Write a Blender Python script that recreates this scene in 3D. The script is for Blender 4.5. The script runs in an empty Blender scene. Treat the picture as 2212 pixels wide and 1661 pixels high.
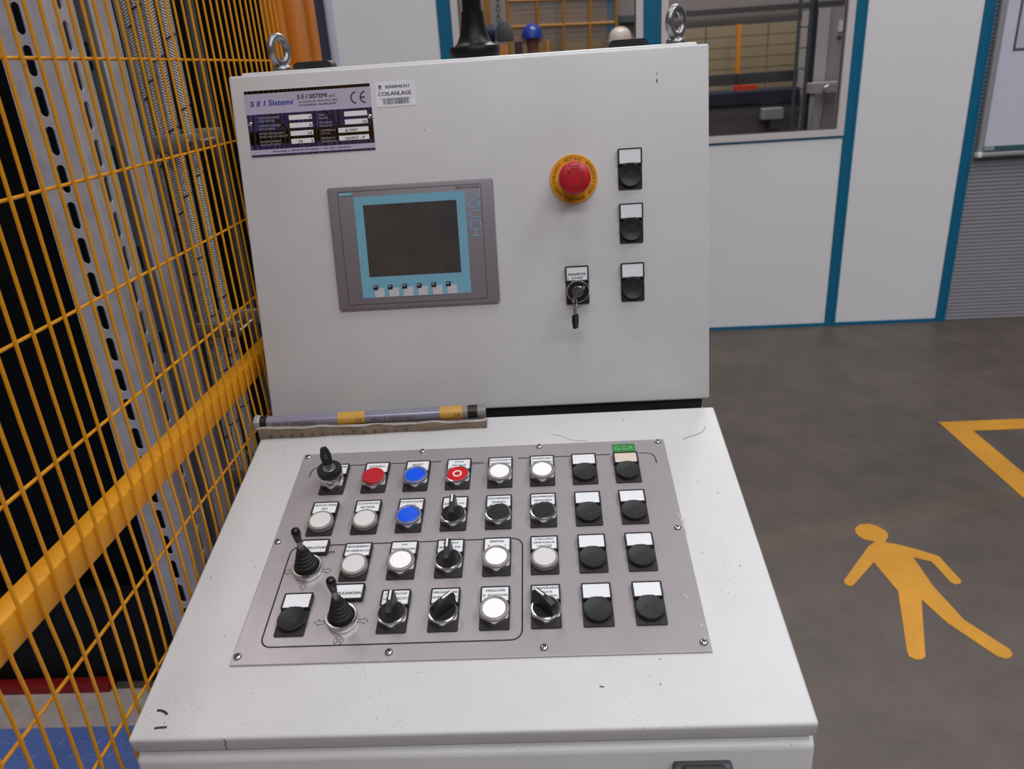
import bpy, bmesh, math, random
from mathutils import Matrix, Vector
random.seed(7)
S = bpy.context.scene
COL = S.collection
PI = math.pi

# ------------------------------------------------------------------ camera
cam_d = bpy.data.cameras.new('camera'); cam = bpy.data.objects.new('camera', cam_d); COL.objects.link(cam)
cam_d.sensor_width = 36.0; cam_d.lens = 1646.52 * 36.0 / 2212.0; cam_d.clip_start = 0.02; cam_d.clip_end = 200
pitch, yaw, roll = 0.39694, -0.05477, -0.06877
fwd = Vector((math.sin(yaw)*math.cos(pitch), math.cos(yaw)*math.cos(pitch), -math.sin(pitch)))
rt = Vector((math.cos(yaw), -math.sin(yaw), 0)); up = rt.cross(fwd)
r2 = rt*math.cos(roll) + up*math.sin(roll); u2 = up*math.cos(roll) - rt*math.sin(roll)
cam.matrix_world = Matrix(((r2.x, u2.x, -fwd.x, 0.0878), (r2.y, u2.y, -fwd.y, -0.4877), (r2.z, u2.z, -fwd.z, 1.5284), (0, 0, 0, 1)))
cam_d.dof.use_dof = True; cam_d.dof.focus_distance = 0.86; cam_d.dof.aperture_fstop = 9.0
S.camera = cam

# ------------------------------------------------------------------ world, lights, exposure
wd = bpy.data.worlds.new('hall_air'); S.world = wd; wd.use_nodes = True
bg = wd.node_tree.nodes['Background']; bg.inputs[0].default_value = (0.86, 0.90, 1.0, 1); bg.inputs[1].default_value = 0.12
def area(name, loc, size, energy, color, target=None):
    l = bpy.data.lights.new(name, 'AREA'); l.shape = 'RECTANGLE'; l.size, l.size_y = size; l.energy = energy; l.color = color
    o = bpy.data.objects.new(name, l); COL.objects.link(o); o.location = loc
    if target is not None:
        o.rotation_euler = (Vector(target) - Vector(loc)).to_track_quat('-Z', 'Y').to_euler()
    return o
area('roof_light_strip', (0.5, -0.5, 6.6), (1.2, 3.2), 60, (1.0, 0.985, 0.965))
area('roof_light_strip', (3.8, 0.8, 6.6), (1.4, 5.0), 190, (0.96, 0.98, 1.0))
area('roof_light_strip', (1.8, -4.5, 6.5), (8.0, 1.4), 330, (0.96, 0.98, 1.0))
area('roof_light_strip', (-2.2, 2.9, 6.6), (1.4, 3.2), 100, (1.0, 0.985, 0.965))
area('roof_light_strip', (1.5, 7.8, 6.4), (4.0, 2.5), 430, (1.0, 0.97, 0.92))
S.view_settings.view_transform = 'Standard'; S.view_settings.look = 'None'; S.view_settings.gamma = 1.0
S.view_settings.use_curve_mapping = False; S.view_settings.exposure = 0.0

# ------------------------------------------------------------------ helpers
def lin(c):
    return tuple(((v/255)/12.92 if v/255 <= 0.04045 else ((v/255+0.055)/1.055)**2.4) for v in c) + (1,)
MATS = {}
def mat(name, rgb, rough=0.5, metal=0.0, var=0.0, vscale=8.0, bump=0.0, bscale=200.0, specks=0.0, sscale=300.0, speck_rgb=(70, 50, 50), emit=0.0, coat=0.0, spec=0.5, alpha=1.0, streak=None):
    if name in MATS: return MATS[name]
    m = bpy.data.materials.new(name); m.use_nodes = True; nt = m.node_tree; N = nt.nodes; L = nt.links
    p = N['Principled BSDF']; c = lin(rgb)
    p.inputs['Base Color'].default_value = c; p.inputs['Roughness'].default_value = rough; p.inputs['Metallic'].default_value = metal
    p.inputs['Specular IOR Level'].default_value = spec; p.inputs['Coat Weight'].default_value = coat; p.inputs['Coat Roughness'].default_value = 0.08
    p.inputs['Alpha'].default_value = alpha
    if emit: p.inputs['Emission Color'].default_value = c; p.inputs['Emission Strength'].default_value = emit
    tc = N.new('ShaderNodeTexCoord'); mp = N.new('ShaderNodeMapping'); L.new(tc.outputs['Object'], mp.inputs[0])
    if streak: mp.inputs['Scale'].default_value = streak
    last = None
    def noise(scale, detail=4, rgh=0.6):
        n = N.new('ShaderNodeTexNoise'); n.inputs['Scale'].default_value = scale; n.inputs['Detail'].default_value = detail; n.inputs['Roughness'].default_value = rgh
        L.new(mp.outputs[0], n.inputs['Vector']); return n
    def mix(fac, a, b, blend='MIX'):
        x = N.new('ShaderNodeMix'); x.data_type = 'RGBA'; x.blend_type = blend
        if fac is not None: L.new(fac, x.inputs[0])
        for s, v in ((6, a), (7, b)):
            if isinstance(v, tuple): x.inputs[s].default_value = v
            else: L.new(v, x.inputs[s])
        return x
    if var or True:
        n = noise(vscale); r = N.new('ShaderNodeMapRange'); r.inputs[1].default_value = 0.3; r.inputs[2].default_value = 0.7
        L.new(n.outputs[0], r.inputs[0]); v = max(var, 0.015)
        x = mix(r.outputs[0], tuple(k*(1-v) for k in c[:3])+(1,), tuple(min(1, k*(1+v*0.6)) for k in c[:3])+(1,)); last = x.outputs[2]
    if specks:
        n = noise(sscale, 2); r = N.new('ShaderNodeMapRange'); r.inputs[1].default_value = 0.70-specks*0.06; r.inputs[2].default_value = 0.76-specks*0.06
        n2 = noise(9, 3); r2_ = N.new('ShaderNodeMapRange'); r2_.inputs[1].default_value = 0.42; r2_.inputs[2].default_value = 0.75
        L.new(n.outputs[0], r.inputs[0]); L.new(n2.outputs[0], r2_.inputs[0])
        ml = N.new('ShaderNodeMath'); ml.operation = 'MULTIPLY'; L.new(r.outputs[0], ml.inputs[0]); L.new(r2_.outputs[0], ml.inputs[1])
        x = mix(ml.outputs[0], last, lin(speck_rgb)); last = x.outputs[2]
    L.new(last, p.inputs['Base Color'])
    if emit: L.new(last, p.inputs['Emission Color'])
    if bump:
        n = noise(bscale, 3); bn = N.new('ShaderNodeBump'); bn.inputs['Strength'].default_value = bump; bn.inputs['Distance'].default_value = 0.3/bscale
        L.new(n.outputs[0], bn.inputs['Height']); L.new(bn.outputs[0], p.inputs['Normal'])
    MATS[name] = m
    return m
WM = {}     # world matrices of the objects placed so far
def place(o, M=None, parent=None):
    """link o with world matrix M under parent"""
    M = M or Matrix(); COL.objects.link(o)
    if parent is not None:
        o.parent = parent; o.matrix_basis = WM[parent].inverted() @ M
    else: o.matrix_basis = M
    WM[o] = M
    return o
def thing(name, label, cat, loc=(0, 0, 0), group=None):
    o = bpy.data.objects.new(name, None); o.empty_display_size = 0.05
    place(o, Matrix.Translation(loc)); tag(o, label, cat, group); return o
def tag(o, label=None, cat=None, group=None, kind=None):
    if label: o['label'] = label
    if cat: o['category'] = cat
    if group: o['group'] = group
    if kind: o['kind'] = kind
    return o
def mesh(name, bm, m, smooth=False, angle=35):
    bmesh.ops.recalc_face_normals(bm, faces=bm.faces)
    d = bpy.data.meshes.new(name); bm.to_mesh(d); bm.free()
    for k in (m if isinstance(m, (list, tuple)) else [m]): d.materials.append(k)
    if smooth:
        for p in d.polygons: p.use_smooth = True
        d.set_sharp_from_angle(angle=math.radians(angle))
    return d
def obj(name, bm, m, M=None, parent=None, smooth=False, angle=35):
    d = bm if isinstance(bm, bpy.types.Mesh) else mesh(name, bm, m, smooth, angle)
    return place(bpy.data.objects.new(name, d), M, parent)
def nb(): return bmesh.new()
def box(bm, x0, x1, y0, y1, z0, z1, bevel=0.0, seg=2):
    g = bmesh.ops.create_cube(bm, size=1.0); vs = g['verts']
    bmesh.ops.scale(bm, vec=(x1-x0, y1-y0, z1-z0), verts=vs); bmesh.ops.translate(bm, vec=((x0+x1)/2, (y0+y1)/2, (z0+z1)/2), verts=vs)
    if bevel:
        es = list({e for v in vs for e in v.link_edges})
        bmesh.ops.bevel(bm, geom=es, offset=bevel, segments=seg, profile=0.5, affect='EDGES')
    return bm
def rbox(*a, **k): return box(nb(), *a, **k)
def rrect(x0, x1, y0, y1, r, n=5):
    pts = []
    for cx, cy, a0 in ((x1-r, y1-r, 0), (x0+r, y1-r, 90), (x0+r, y0+r, 180), (x1-r, y0+r, 270)):
        for i in range(n+1):
            t = math.radians(a0+90*i/n); pts.append((cx+r*math.cos(t), cy+r*math.sin(t)))
    return pts
def prism(bm, pts, z0, z1):
    lo = [bm.verts.new((x, y, z0)) for x, y in pts]; hi = [bm.verts.new((x, y, z1)) for x, y in pts]
    n = len(pts); bm.faces.new(hi); bm.faces.new(lo[::-1])
    for i in range(n): bm.faces.new((lo[i], lo[(i+1) % n], hi[(i+1) % n], hi[i]))
    return bm
def ring(bm, po, pi_, z0, z1):
    """outline ring between two point lists of equal length"""
    n = len(po); A = [[bm.verts.new((x, y, z)) for x, y in p] for p in (po, pi_) for z in (z0, z1)]
    ol, oh, il, ih = A
    for i in range(n):
        j = (i+1) % n
        bm.faces.new((oh[i], oh[j], ih[j], ih[i])); bm.faces.new((ol[i], il[i], il[j], ol[j]))
        bm.faces.new((ol[i], ol[j], oh[j], oh[i])); bm.faces.new((il[i], ih[i], ih[j], il[j]))
    return bm
def flat(bm, pts, z=0.0):
    bm.faces.new([bm.verts.new((x, y, z)) for x, y in pts]); return bm
def lathe(bm, prof, n=32, cap0=True, cap1=True, rad=None, off=(0, 0, 0)):
    rows = []
    for r, z in prof:
        rows.append([bm.verts.new((off[0]+(rad(r, z, 2*PI*i/n) if rad else r)*math.cos(2*PI*i/n), off[1]+(rad(r, z, 2*PI*i/n) if rad else r)*math.sin(2*PI*i/n), off[2]+z)) for i in range(n)])
    for a_, b_ in zip(rows, rows[1:]):
        for i in range(n): bm.faces.new((a_[i], a_[(i+1) % n], b_[(i+1) % n], b_[i]))
    if cap0: bm.faces.new(rows[0][::-1])
    if cap1: bm.faces.new(rows[-1])
    return bm
def tube(bm, path, r, n=8, caps=True):
    path = [Vector(p) for p in path]; rows = []; ref = None
    for i, p in enumerate(path):
        t = (path[min(i+1, len(path)-1)] - path[max(i-1, 0)]).normalized()
        if ref is None: ref = t.orthogonal().normalized()
        x = (ref - t*ref.dot(t)).normalized(); ref = x; y = t.cross(x)
        rr = r[i] if isinstance(r, (list, tuple)) else r
        rows.append([bm.verts.new(p + (x*math.cos(2*PI*k/n) + y*math.sin(2*PI*k/n))*rr) for k in range(n)])
    for a_, b_ in zip(rows, rows[1:]):
        for k in range(n): bm.faces.new((a_[k], a_[(k+1) % n], b_[(k+1) % n], b_[k]))
    if caps: bm.faces.new(rows[0][::-1]); bm.faces.new(rows[-1])
    return bm
def torus(bm, R, r, n=28, m=10, M=None, ry=None):
    rows = []
    for i in range(n):
        t = 2*PI*i/n; row = []
        for k in range(m):
            s = 2*PI*k/m; v = Vector(((R+r*math.cos(s))*math.cos(t), (ry or 1)*(R+r*math.cos(s))*math.sin(t), r*math.sin(s)))
            row.append(bm.verts.new(M @ v if M else v))
        rows.append(row)
    for i in range(n):
        for k in range(m): bm.faces.new((rows[i][k], rows[(i+1) % n][k], rows[(i+1) % n][(k+1) % m], rows[i][(k+1) % m]))
    return bm
def strip(bm, pts, w, z=0.0, closed=False):
    """flat line of width w along pts in the xy plane"""
    P = [Vector((x, y)) for x, y in pts]; n = len(P); L = []; R = []
    for i in range(n):
        a_ = P[(i-1) % n] if (closed or i > 0) else P[i]; c_ = P[(i+1) % n] if (closed or i < n-1) else P[i]
        d1 = (P[i]-a_); d2 = (c_-P[i]); d1 = d1.normalized() if d1.length > 1e-9 else d2.normalized(); d2 = d2.normalized() if d2.length > 1e-9 else d1
        t = (d1+d2); t = t.normalized() if t.length > 1e-6 else d1
        nn = Vector((-t.y, t.x)); k = min(2.0, 1/max(0.3, nn.dot(Vector((-d1.y, d1.x)))))
        L.append(bm.verts.new((*(P[i]+nn*w/2*k), z))); R.append(bm.verts.new((*(P[i]-nn*w/2*k), z)))
    for i in range(n if closed else n-1):
        j = (i+1) % n; bm.faces.new((L[i], R[i], R[j], L[j]))
    return bm
def arc(cx, cy, r, a0, a1, n=6):
    return [(cx+r*math.cos(math.radians(a0+(a1-a0)*i/n)), cy+r*math.sin(math.radians(a0+(a1-a0)*i/n))) for i in range(n+1)]
TXT = {}
def glyphs(s, bold=0.0):
    """outline mesh of a string, normalised to bbox (0..1, 0..1 of its own) -> verts, faces, aspect"""
    if (s, bold) in TXT: return TXT[(s, bold)]
    c = bpy.data.curves.new('t', 'FONT'); c.body = s; c.size = 1.0; c.resolution_u = 3; c.offset = bold
    o = bpy.data.objects.new('t', c); COL.objects.link(o)
    d = bpy.data.meshes.new_from_object(o)
    V = [tuple(v.co) for v in d.vertices]; F = [tuple(p.vertices) for p in d.polygons]
    bpy.data.objects.remove(o); bpy.data.curves.remove(c); bpy.data.meshes.remove(d)
    x0 = min(v[0] for v in V); x1 = max(v[0] for v in V); y0 = min(v[1] for v in V); y1 = max(v[1] for v in V)
    V = [((v[0]-x0)/(x1-x0), (v[1]-y0)/(y1-y0)) for v in V]
    TXT[(s, bold)] = (V, F, (x1-x0)/(y1-y0)); return TXT[(s, bold)]
def text(bm, s, x, y, h, w=None, z=0.0, align='C', bold=0.009, fn=None, shear=0.0):
    """string of cap height h with its baseline at y; w forces the width; fn bends points"""
    strike = bold > 0.001; bold = min(bold, 0.0)
    V, F, asp = glyphs(s, bold); W = w or asp*h
    x0 = x - W/2 if align == 'C' else (x if align == 'L' else x - W)
    for dx in ((-0.035, 0.035) if strike else (0.0,)):      # struck twice: a heavier stroke
        vs = []
        for a_, b_ in V:
            p = (x0+a_*W+shear*b_*h+dx*h, y+b_*h)
            if fn: p = fn(*p)
            vs.append(bm.verts.new((p[0], p[1], z+dx*0.0006)))
        for f in F:
            try: bm.faces.new([vs[i] for i in f])
            except ValueError: pass
    return bm
def flatobj(name, bm, m, M=None, parent=None):
    d = bpy.data.meshes.new(name)
    for f in bm.faces:
        f.normal_update()
        if f.normal.z < 0: f.normal_flip()
    bm.to_mesh(d); bm.free(); d.materials.append(m)
    return place(bpy.data.objects.new(name, d), M, parent)
T = Matrix.Translation
def Rz(a): return Matrix.Rotation(a, 4, 'Z')
def Rx(a): return Matrix.Rotation(a, 4, 'X')
def Ry(a): return Matrix.Rotation(a, 4, 'Y')

# ------------------------------------------------------------------ materials
PAINT = mat('light_grey_powder_coat', (211, 209, 211), 0.40, var=0.06, vscale=7, bump=0.35, bscale=650, specks=0.45, sscale=420, speck_rgb=(120, 105, 105))
PAINT_LID = mat('worn_light_grey_powder_coat', (211, 209, 210), 0.42, var=0.05, vscale=11, bump=0.35, bscale=600, specks=1.1, sscale=520, speck_rgb=(105, 88, 88))
ALU = mat('brushed_aluminium', (178, 171, 175), 0.36, metal=0.45, var=0.05, vscale=18, specks=0.5, sscale=380, speck_rgb=(95, 80, 82))
CHROME = mat('chrome', (215, 215, 217), 0.13, metal=1.0)
STEEL = mat('zinc_steel', (150, 150, 152), 0.33, metal=0.9, var=0.2, vscale=60, bump=0.3, bscale=300)
BLACK = mat('black_plastic', (26, 25, 27), 0.42, var=0.1, vscale=40)
BLACKD = mat('dusty_black_plastic', (38, 34, 34), 0.6, var=0.2, vscale=120, specks=0.6, sscale=700, speck_rgb=(110, 95, 80))
PLUG = mat('matt_black_plug', (33, 34, 38), 0.5, var=0.08, vscale=60, specks=0.2, sscale=700, speck_rgb=(110, 100, 90))
RUBBER = mat('black_rubber', (22, 23, 22), 0.55)
CARD = mat('white_legend_card', (238, 239, 243), 0.5, var=0.03, vscale=60)
CARDOLD = mat('yellowed_legend_card', (222, 208, 190), 0.55, var=0.06, vscale=60)
INK = mat('black_ink', (28, 26, 28), 0.6)
RED = mat('red_plastic', (190, 24, 40), 0.38, var=0.05, vscale=60)
REDB = mat('bright_red_plastic', (208, 20, 30), 0.35)
YEL = mat('amber_yellow_plastic', (236, 160, 20), 0.45)
BLUE = mat('blue_lens', (0, 82, 225), 0.3, emit=0.12)
WLENS = mat('white_lens', (245, 244, 243), 0.3, emit=0.16)
WPILOT = mat('frosted_white_lens', (226, 222, 221), 0.38, specks=0.3, sscale=600)
RIM = mat('smoky_clear_rim', (138, 128, 128), 0.14, spec=0.8, coat=0.5)
RIMB = mat('blue_clear_rim', (104, 106, 150), 0.14, spec=0.8, coat=0.5)
WHITE = mat('white_print', (235, 235, 233), 0.5)

# ------------------------------------------------------------------ floor and setting
def floor_material():
    m = mat('worn_concrete', (89, 79, 73), 0.5, var=0.16, vscale=1.6, bump=0.15, bscale=60); nt = m.node_tree; N = nt.nodes; L = nt.links; p = N['Principled BSDF']
    base = p.inputs['Base Color'].links[0].from_socket
    tc = N.new('ShaderNodeTexCoord'); sx = N.new('ShaderNodeSeparateXYZ'); L.new(tc.outputs['Object'], sx.inputs[0])
    def math_(op, a_, b_=None):
        n = N.new('ShaderNodeMath'); n.operation = op
        for i, v in enumerate((a_, b_)):
            if v is None: continue
            if isinstance(v, (int, float)): n.inputs[i].default_value = v
            else: L.new(v, n.inputs[i])
        return n.outputs[0]
    # remains of a worn-off yellow line: paint crumbs along a band that crosses the walkway
    d = math_('SUBTRACT', sx.outputs[1], math_('ADD', math_('MULTIPLY', sx.outputs[0], 0.262), 1.475))
    inb = math_('MULTIPLY', math_('GREATER_THAN', d, -0.055), math_('LESS_THAN', d, 0.042))
    inx = math_('MULTIPLY', math_('GREATER_THAN', sx.outputs[0], 0.3), math_('LESS_THAN', sx.outputs[0], 1.75))
    band = math_('MULTIPLY', inb, inx)
    n1 = N.new('ShaderNodeTexNoise'); n1.inputs['Scale'].default_value = 48; n1.inputs['Detail'].default_value = 6; n1.inputs['Roughness'].default_value = 0.75; L.new(tc.outputs['Object'], n1.inputs['Vector'])
    r = N.new('ShaderNodeMapRange'); r.inputs[1].default_value = 0.60; r.inputs[2].default_value = 0.68; L.new(n1.outputs[0], r.inputs[0])
    f = math_('ADD', math_('MULTIPLY', r.outputs[0], 0.55), 0.07); f = math_('MULTIPLY', f, band)
    x = N.new('ShaderNodeMix'); x.data_type = 'RGBA'; L.new(f, x.inputs[0]); L.new(base, x.inputs[6]); x.inputs[7].default_value = lin((160, 120, 40))
    # dark scuffs and pale rubbed patches
    n2 = N.new('ShaderNodeTexNoise'); n2.inputs['Scale'].default_value = 5.5; n2.inputs['Detail'].default_value = 8; n2.inputs['Roughness'].default_value = 0.7; L.new(tc.outputs['Object'], n2.inputs['Vector'])
    r2_ = N.new('ShaderNodeMapRange'); r2_.inputs[1].default_value = 0.35; r2_.inputs[2].default_value = 0.65; r2_.inputs[3].default_value = 0.82; r2_.inputs[4].default_value = 1.14; L.new(n2.outputs[0], r2_.inputs[0])
    y = N.new('ShaderNodeMix'); y.data_type = 'RGBA'; y.blend_type = 'MULTIPLY'; y.inputs[0].default_value = 1.0; L.new(x.outputs[2], y.inputs[6]); L.new(r2_.outputs[0], y.inputs[7])
    L.new(y.outputs[2], p.inputs['Base Color'])
    return m
fl = obj('floor', rbox(-14, 14, -12, 16, -0.1, 0.0), floor_material()); tag(fl, 'worn grey brown concrete hall floor', kind='structure')

# cabin wall behind the console: local x runs along the wall, -y faces the camera
ANG = math.atan2(-0.02693923, 0.99963707)
WALL = T((1.05, 3.834, 0)) @ Rz(ANG)
WPAN = mat('cabin_panel_white', (238, 235, 236), 0.5, var=0.02, vscale=1.5, specks=0.25, sscale=60, speck_rgb=(130, 120, 120))
TEAL = mat('petrol_blue_paint', (0, 104, 142), 0.45, var=0.05, vscale=3)
FRAMEW = mat('white_window_frame', (216, 208, 208), 0.45)
def wallbox(name, s0, s1, z0, z1, y0, y1, m, parent=None, bevel=0.0):
    return obj(name, rbox(s0, s1, y0, y1, z0, z1, bevel=bevel), m, WALL, parent)
wb = wallbox('wall_back', -2.03, 5.0, 2.05, 2.7, 0.0, 0.06, WPAN); tag(wb, 'white cabin wall with petrol blue posts', kind='structure')
for s0, s1, z0, z1 in ((-2.0, -1.458, 0.018, 2.05), (-1.384, -0.40, 0.018, 1.05), (-0.315, 0.655, 0.018, 1.055), (0.715, 1.28, 0.018, 2.05)):
    wallbox('panel', s0, s1, z0, z1, 0.0, 0.05, WPAN, wb, 0.002)
k = 0
for s0, s1, where in ((-1.455, -1.386, 'left of the left cabin window'), (-0.400, -0.312, 'between the two cabin windows'), (0.656, 0.715, 'right of the right cabin window'), (1.281, 1.335, 'beside the white board')):
    k += 1
    bm = rbox(s0, s1, -0.006, 0.055, 0.0, 2.7, bevel=0.002); box(bm, s0+(s1-s0)*0.72, s0+(s1-s0)*0.75, -0.0075, -0.005, 0.0, 2.7)
    tag(obj('trim_%d' % k, bm, TEAL, WALL), 'petrol blue vertical post '+where, kind='structure')
for s0, s1, z0, z1, where in ((-1.386, -0.40, 1.05, 1.066, 'under the left cabin window'), (-0.312, 0.656, 1.057, 1.068, 'under the right cabin window'), (-2.0, 1.281, 0.0, 0.018, 'along the foot of the cabin wall')):
    k += 1
    tag(wallbox('trim_%d' % k, s0, s1, z0, z1, -0.004, 0.05, TEAL), 'petrol blue horizontal strip '+where, kind='structure')
def glass_material():
    m = bpy.data.materials.new('window_glass'); m.use_nodes = True; nt = m.node_tree; N = nt.nodes; L = nt.links; N.remove(N['Principled BSDF'])
    t = N.new('ShaderNodeBsdfTransparent'); t.inputs[0].default_value = (0.80, 0.80, 0.80, 1); g = N.new('ShaderNodeBsdfGlossy'); g.inputs['Roughness'].default_value = 0.03
    fr = N.new('ShaderNodeFresnel'); fr.inputs[0].default_value = 1.45; mx = N.new('ShaderNodeMixShader')
    L.new(fr.outputs[0], mx.inputs[0]); L.new(t.outputs[0], mx.inputs[1]); L.new(g.outputs[0], mx.inputs[2]); L.new(mx.outputs[0], N['Material Output'].inputs[0]); return m
GLASS = glass_material()
for i, (s0, s1, z0, z1) in enumerate(((-1.384, -0.402, 1.066, 2.05), (-0.310, 0.654, 1.068, 2.05))):
    f = 0.036
    po = [(s0, z0), (s1, z0), (s1, z1), (s0, z1)]; pi_ = [(s0+f, z0+f*0.9), (s1-f, z0+f*0.9), (s1-f, z1-f), (s0+f, z1-f)]
    w = obj('window_%d' % (i+1), ring(nb(), po, pi_, -0.052, 0.010), FRAMEW, WALL @ Rx(PI/2)); tag(w, ('left', 'right')[i]+' white framed cabin window', kind='structure')
    obj('pane', rbox(s0+f-0.004, s1-f+0.004, 0.020, 0.026, z0+f*0.9-0.004, z1-f+0.004), GLASS, WALL, w)
    obj('gasket', ring(nb(), pi_, [(s0+f+0.006, z0+f*0.9+0.005), (s1-f-0.006, z0+f*0.9+0.005), (s1-f-0.006, z1-f-0.006), (s0+f+0.006, z1-f-0.006)], -0.018, -0.012), mat('brown_gasket', (90, 78, 74), 0.6), WALL @ Rx(PI/2), w)
# left end of the cabin: rounded light post and the dark recess beside it
k += 1
tag(obj('trim_%d' % k, lathe(nb(), [(0.022, 0), (0.022, 2.7)], 16, off=(-2.02, 0.0, 0)), mat('pale_lilac_post', (196, 198, 214), 0.4), WALL, smooth=True), 'pale rounded edge post at the end of the cabin wall', kind='structure')
tag(obj('wall_side', rbox(-2.32, -2.05, 0.02, 0.1, 0, 2.7), mat('dark_blue_grey_sheet', (62, 62, 84), 0.6, var=0.1, vscale=3), WALL), 'dark blue grey sheet beside the cabin', kind='structure')
# right: ribbed grey shutter with a white board hanging over it
SHUT = mat('grey_shutter', (160, 157, 164), 0.5, metal=0.1, var=0.03, vscale=2)
bm = nb(); z = 0.0; prof = []
while z < 2.7:
    prof += [(0.010, z), (0.003, z+0.004), (0.003, z+0.0145), (0.010, z+0.0185)]; z += 0.0205
vs = [[bm.verts.new((x, y, zz)) for x in (1.338, 5.0)] for y, zz in prof]
for a_, b_ in zip(vs, vs[1:]): bm.faces.new((a_[0], a_[1], b_[1], b_[0]))
tag(obj('wall_shutter', bm, SHUT, WALL), 'grey horizontally ribbed shutter wall', kind='structure')
wbd = thing('whiteboard', 'large white board in a grey frame on the ribbed grey wall', 'whiteboard', WALL @ Vector((2.2, 0, 0.92)))
BW = mat('white_board_surface', (214, 214, 230), 0.3); BF = mat('grey_board_frame', (168, 168, 172), 0.4, metal=0.3)
obj('board', rbox(1.375, 3.2, -0.018, -0.008, 0.945, 2.1), BW, WALL, wbd)
obj('frame_side', rbox(1.349, 1.377, -0.03, -0.002, 0.93, 2.1, bevel=0.003), BF, WALL, wbd)
obj('edge_seal', rbox(1.377, 1.382, -0.0195, -0.014, 0.95, 2.1), mat('navy_seal', (52, 48, 88), 0.5), WALL, wbd)
obj('bottom_strip', rbox(1.382, 3.2, -0.0195, -0.014, 0.946, 0.970), mat('dark_green_strip', (52, 92, 92), 0.5), WALL, wbd)
obj('tray', rbox(1.365, 3.2, -0.045, -0.002, 0.920, 0.940, bevel=0.004), BF, WALL, wbd)
obj('tray_cap', rbox(1.345, 1.367, -0.047, -0.002, 0.918, 0.942, bevel=0.004), WHITE, WALL, wbd)
LBL = mat('grey_label', (176, 176, 186), 0.5)
for s in (1.386, 1.412):
    st = obj('label', rbox(s, s+0.022, -0.0205, -0.0192, 0.949, 0.968), LBL, WALL, wbd)
    bm = nb()
    for q_ in range(4): box(bm, s+0.003, s+0.019-0.004*(q_ % 2), -0.0209, -0.0206, 0.951+q_*0.004, 0.9525+q_*0.004)
    obj('print', bm, mat('grey_print', (110, 110, 122), 0.6), WALL, st)
bm = nb(); strip(bm, [(1.448, 1.436), (2.2, 1.436), (2.2, 2.05), (1.448, 2.05)], 0.010, 0.0, True)
obj('notice_border', bm, mat('dark_violet_line', (84, 76, 96), 0.5), WALL @ T((0, -0.0208, 0)) @ Rx(PI/2), wbd)
obj('notice', rbox(1.453, 2.195, -0.0203, -0.018, 1.441, 2.045), mat('pale_notice_paper', (196, 194, 208), 0.5), WALL, wbd)

# rear hall wall behind the photographer: grey cladding with two bands of upright glass channels
wr = obj('wall_rear', rbox(-14, 14, -14.3, -14.0, 0, 8.0), mat('rear_cladding', (84, 82, 84), 0.7, var=0.05, vscale=0.6)); tag(wr, 'grey rear hall wall', kind='structure')
DAY = mat('daylit_channel_glass', (118, 128, 240), 0.3, emit=1.7); nwin = 2
for z0, z1 in ((6.02, 6.46), (5.48, 5.74)):
    nwin += 1
    wn = obj('window_%d' % nwin, rbox(-9.0, 1.0, -13.995, -13.97, z0-0.05, z0), SHUT); tag(wn, ('upper', 'lower')[nwin-3]+' band of upright channel glass in the rear wall', kind='structure')
    CH = mesh('pane', rbox(-0.030, 0.030, -0.01, 0.01, z0+0.002, z1), DAY)
    for i_ in range(100): place(bpy.data.objects.new('pane', CH), T((-8.9+i_*0.098, -13.98, 0)), wn)

# painted floor marks
FYEL = mat('floor_yellow_paint', (208, 145, 38), 0.55, var=0.14, vscale=5, specks=0.5, sscale=80, speck_rgb=(110, 84, 50))
ped = [(1.133, 1.663), (1.101, 1.638), (0.963, 1.471), (0.957, 1.457), (0.961, 1.445), (0.971, 1.439), (0.983, 1.447), (1.085, 1.554), (1.098, 1.409), (1.015, 1.16), (1.012, 1.14), (1.022, 1.129), (1.039, 1.127), (1.053, 1.137), (1.148, 1.368), (1.172, 1.266), (1.236, 1.131), (1.253, 1.121), (1.269, 1.126), (1.28, 1.137), (1.282, 1.155), (1.223, 1.276), (1.209, 1.429), (1.215, 1.572), (1.261, 1.546), (1.268, 1.442), (1.278, 1.431), (1.294, 1.435), (1.302, 1.449), (1.295, 1.572), (1.245, 1.614), (1.186, 1.649), (1.162, 1.657), (1.180, 1.680), (1.191, 1.700), (1.191, 1.725), (1.176, 1.753), (1.153, 1.768), (1.122, 1.765), (1.100, 1.746), (1.091, 1.722), (1.092, 1.700), (1.105, 1.676), (1.125, 1.668)]
tag(obj('pedestrian_pictogram', prism(nb(), ped, 0.0003, 0.0015), FYEL), 'yellow walking figure painted on the concrete floor', 'floor marking')
tag(obj('walkway_line', prism(nb(), [(1.739, 2.51), (2.9, 2.50), (2.9, 2.41), (1.835, 2.418), (1.842, 1.0), (1.740, 1.0)], 0.0003, 0.0015), FYEL), 'yellow walkway corner line painted on the floor by the cabin', 'floor marking')

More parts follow.
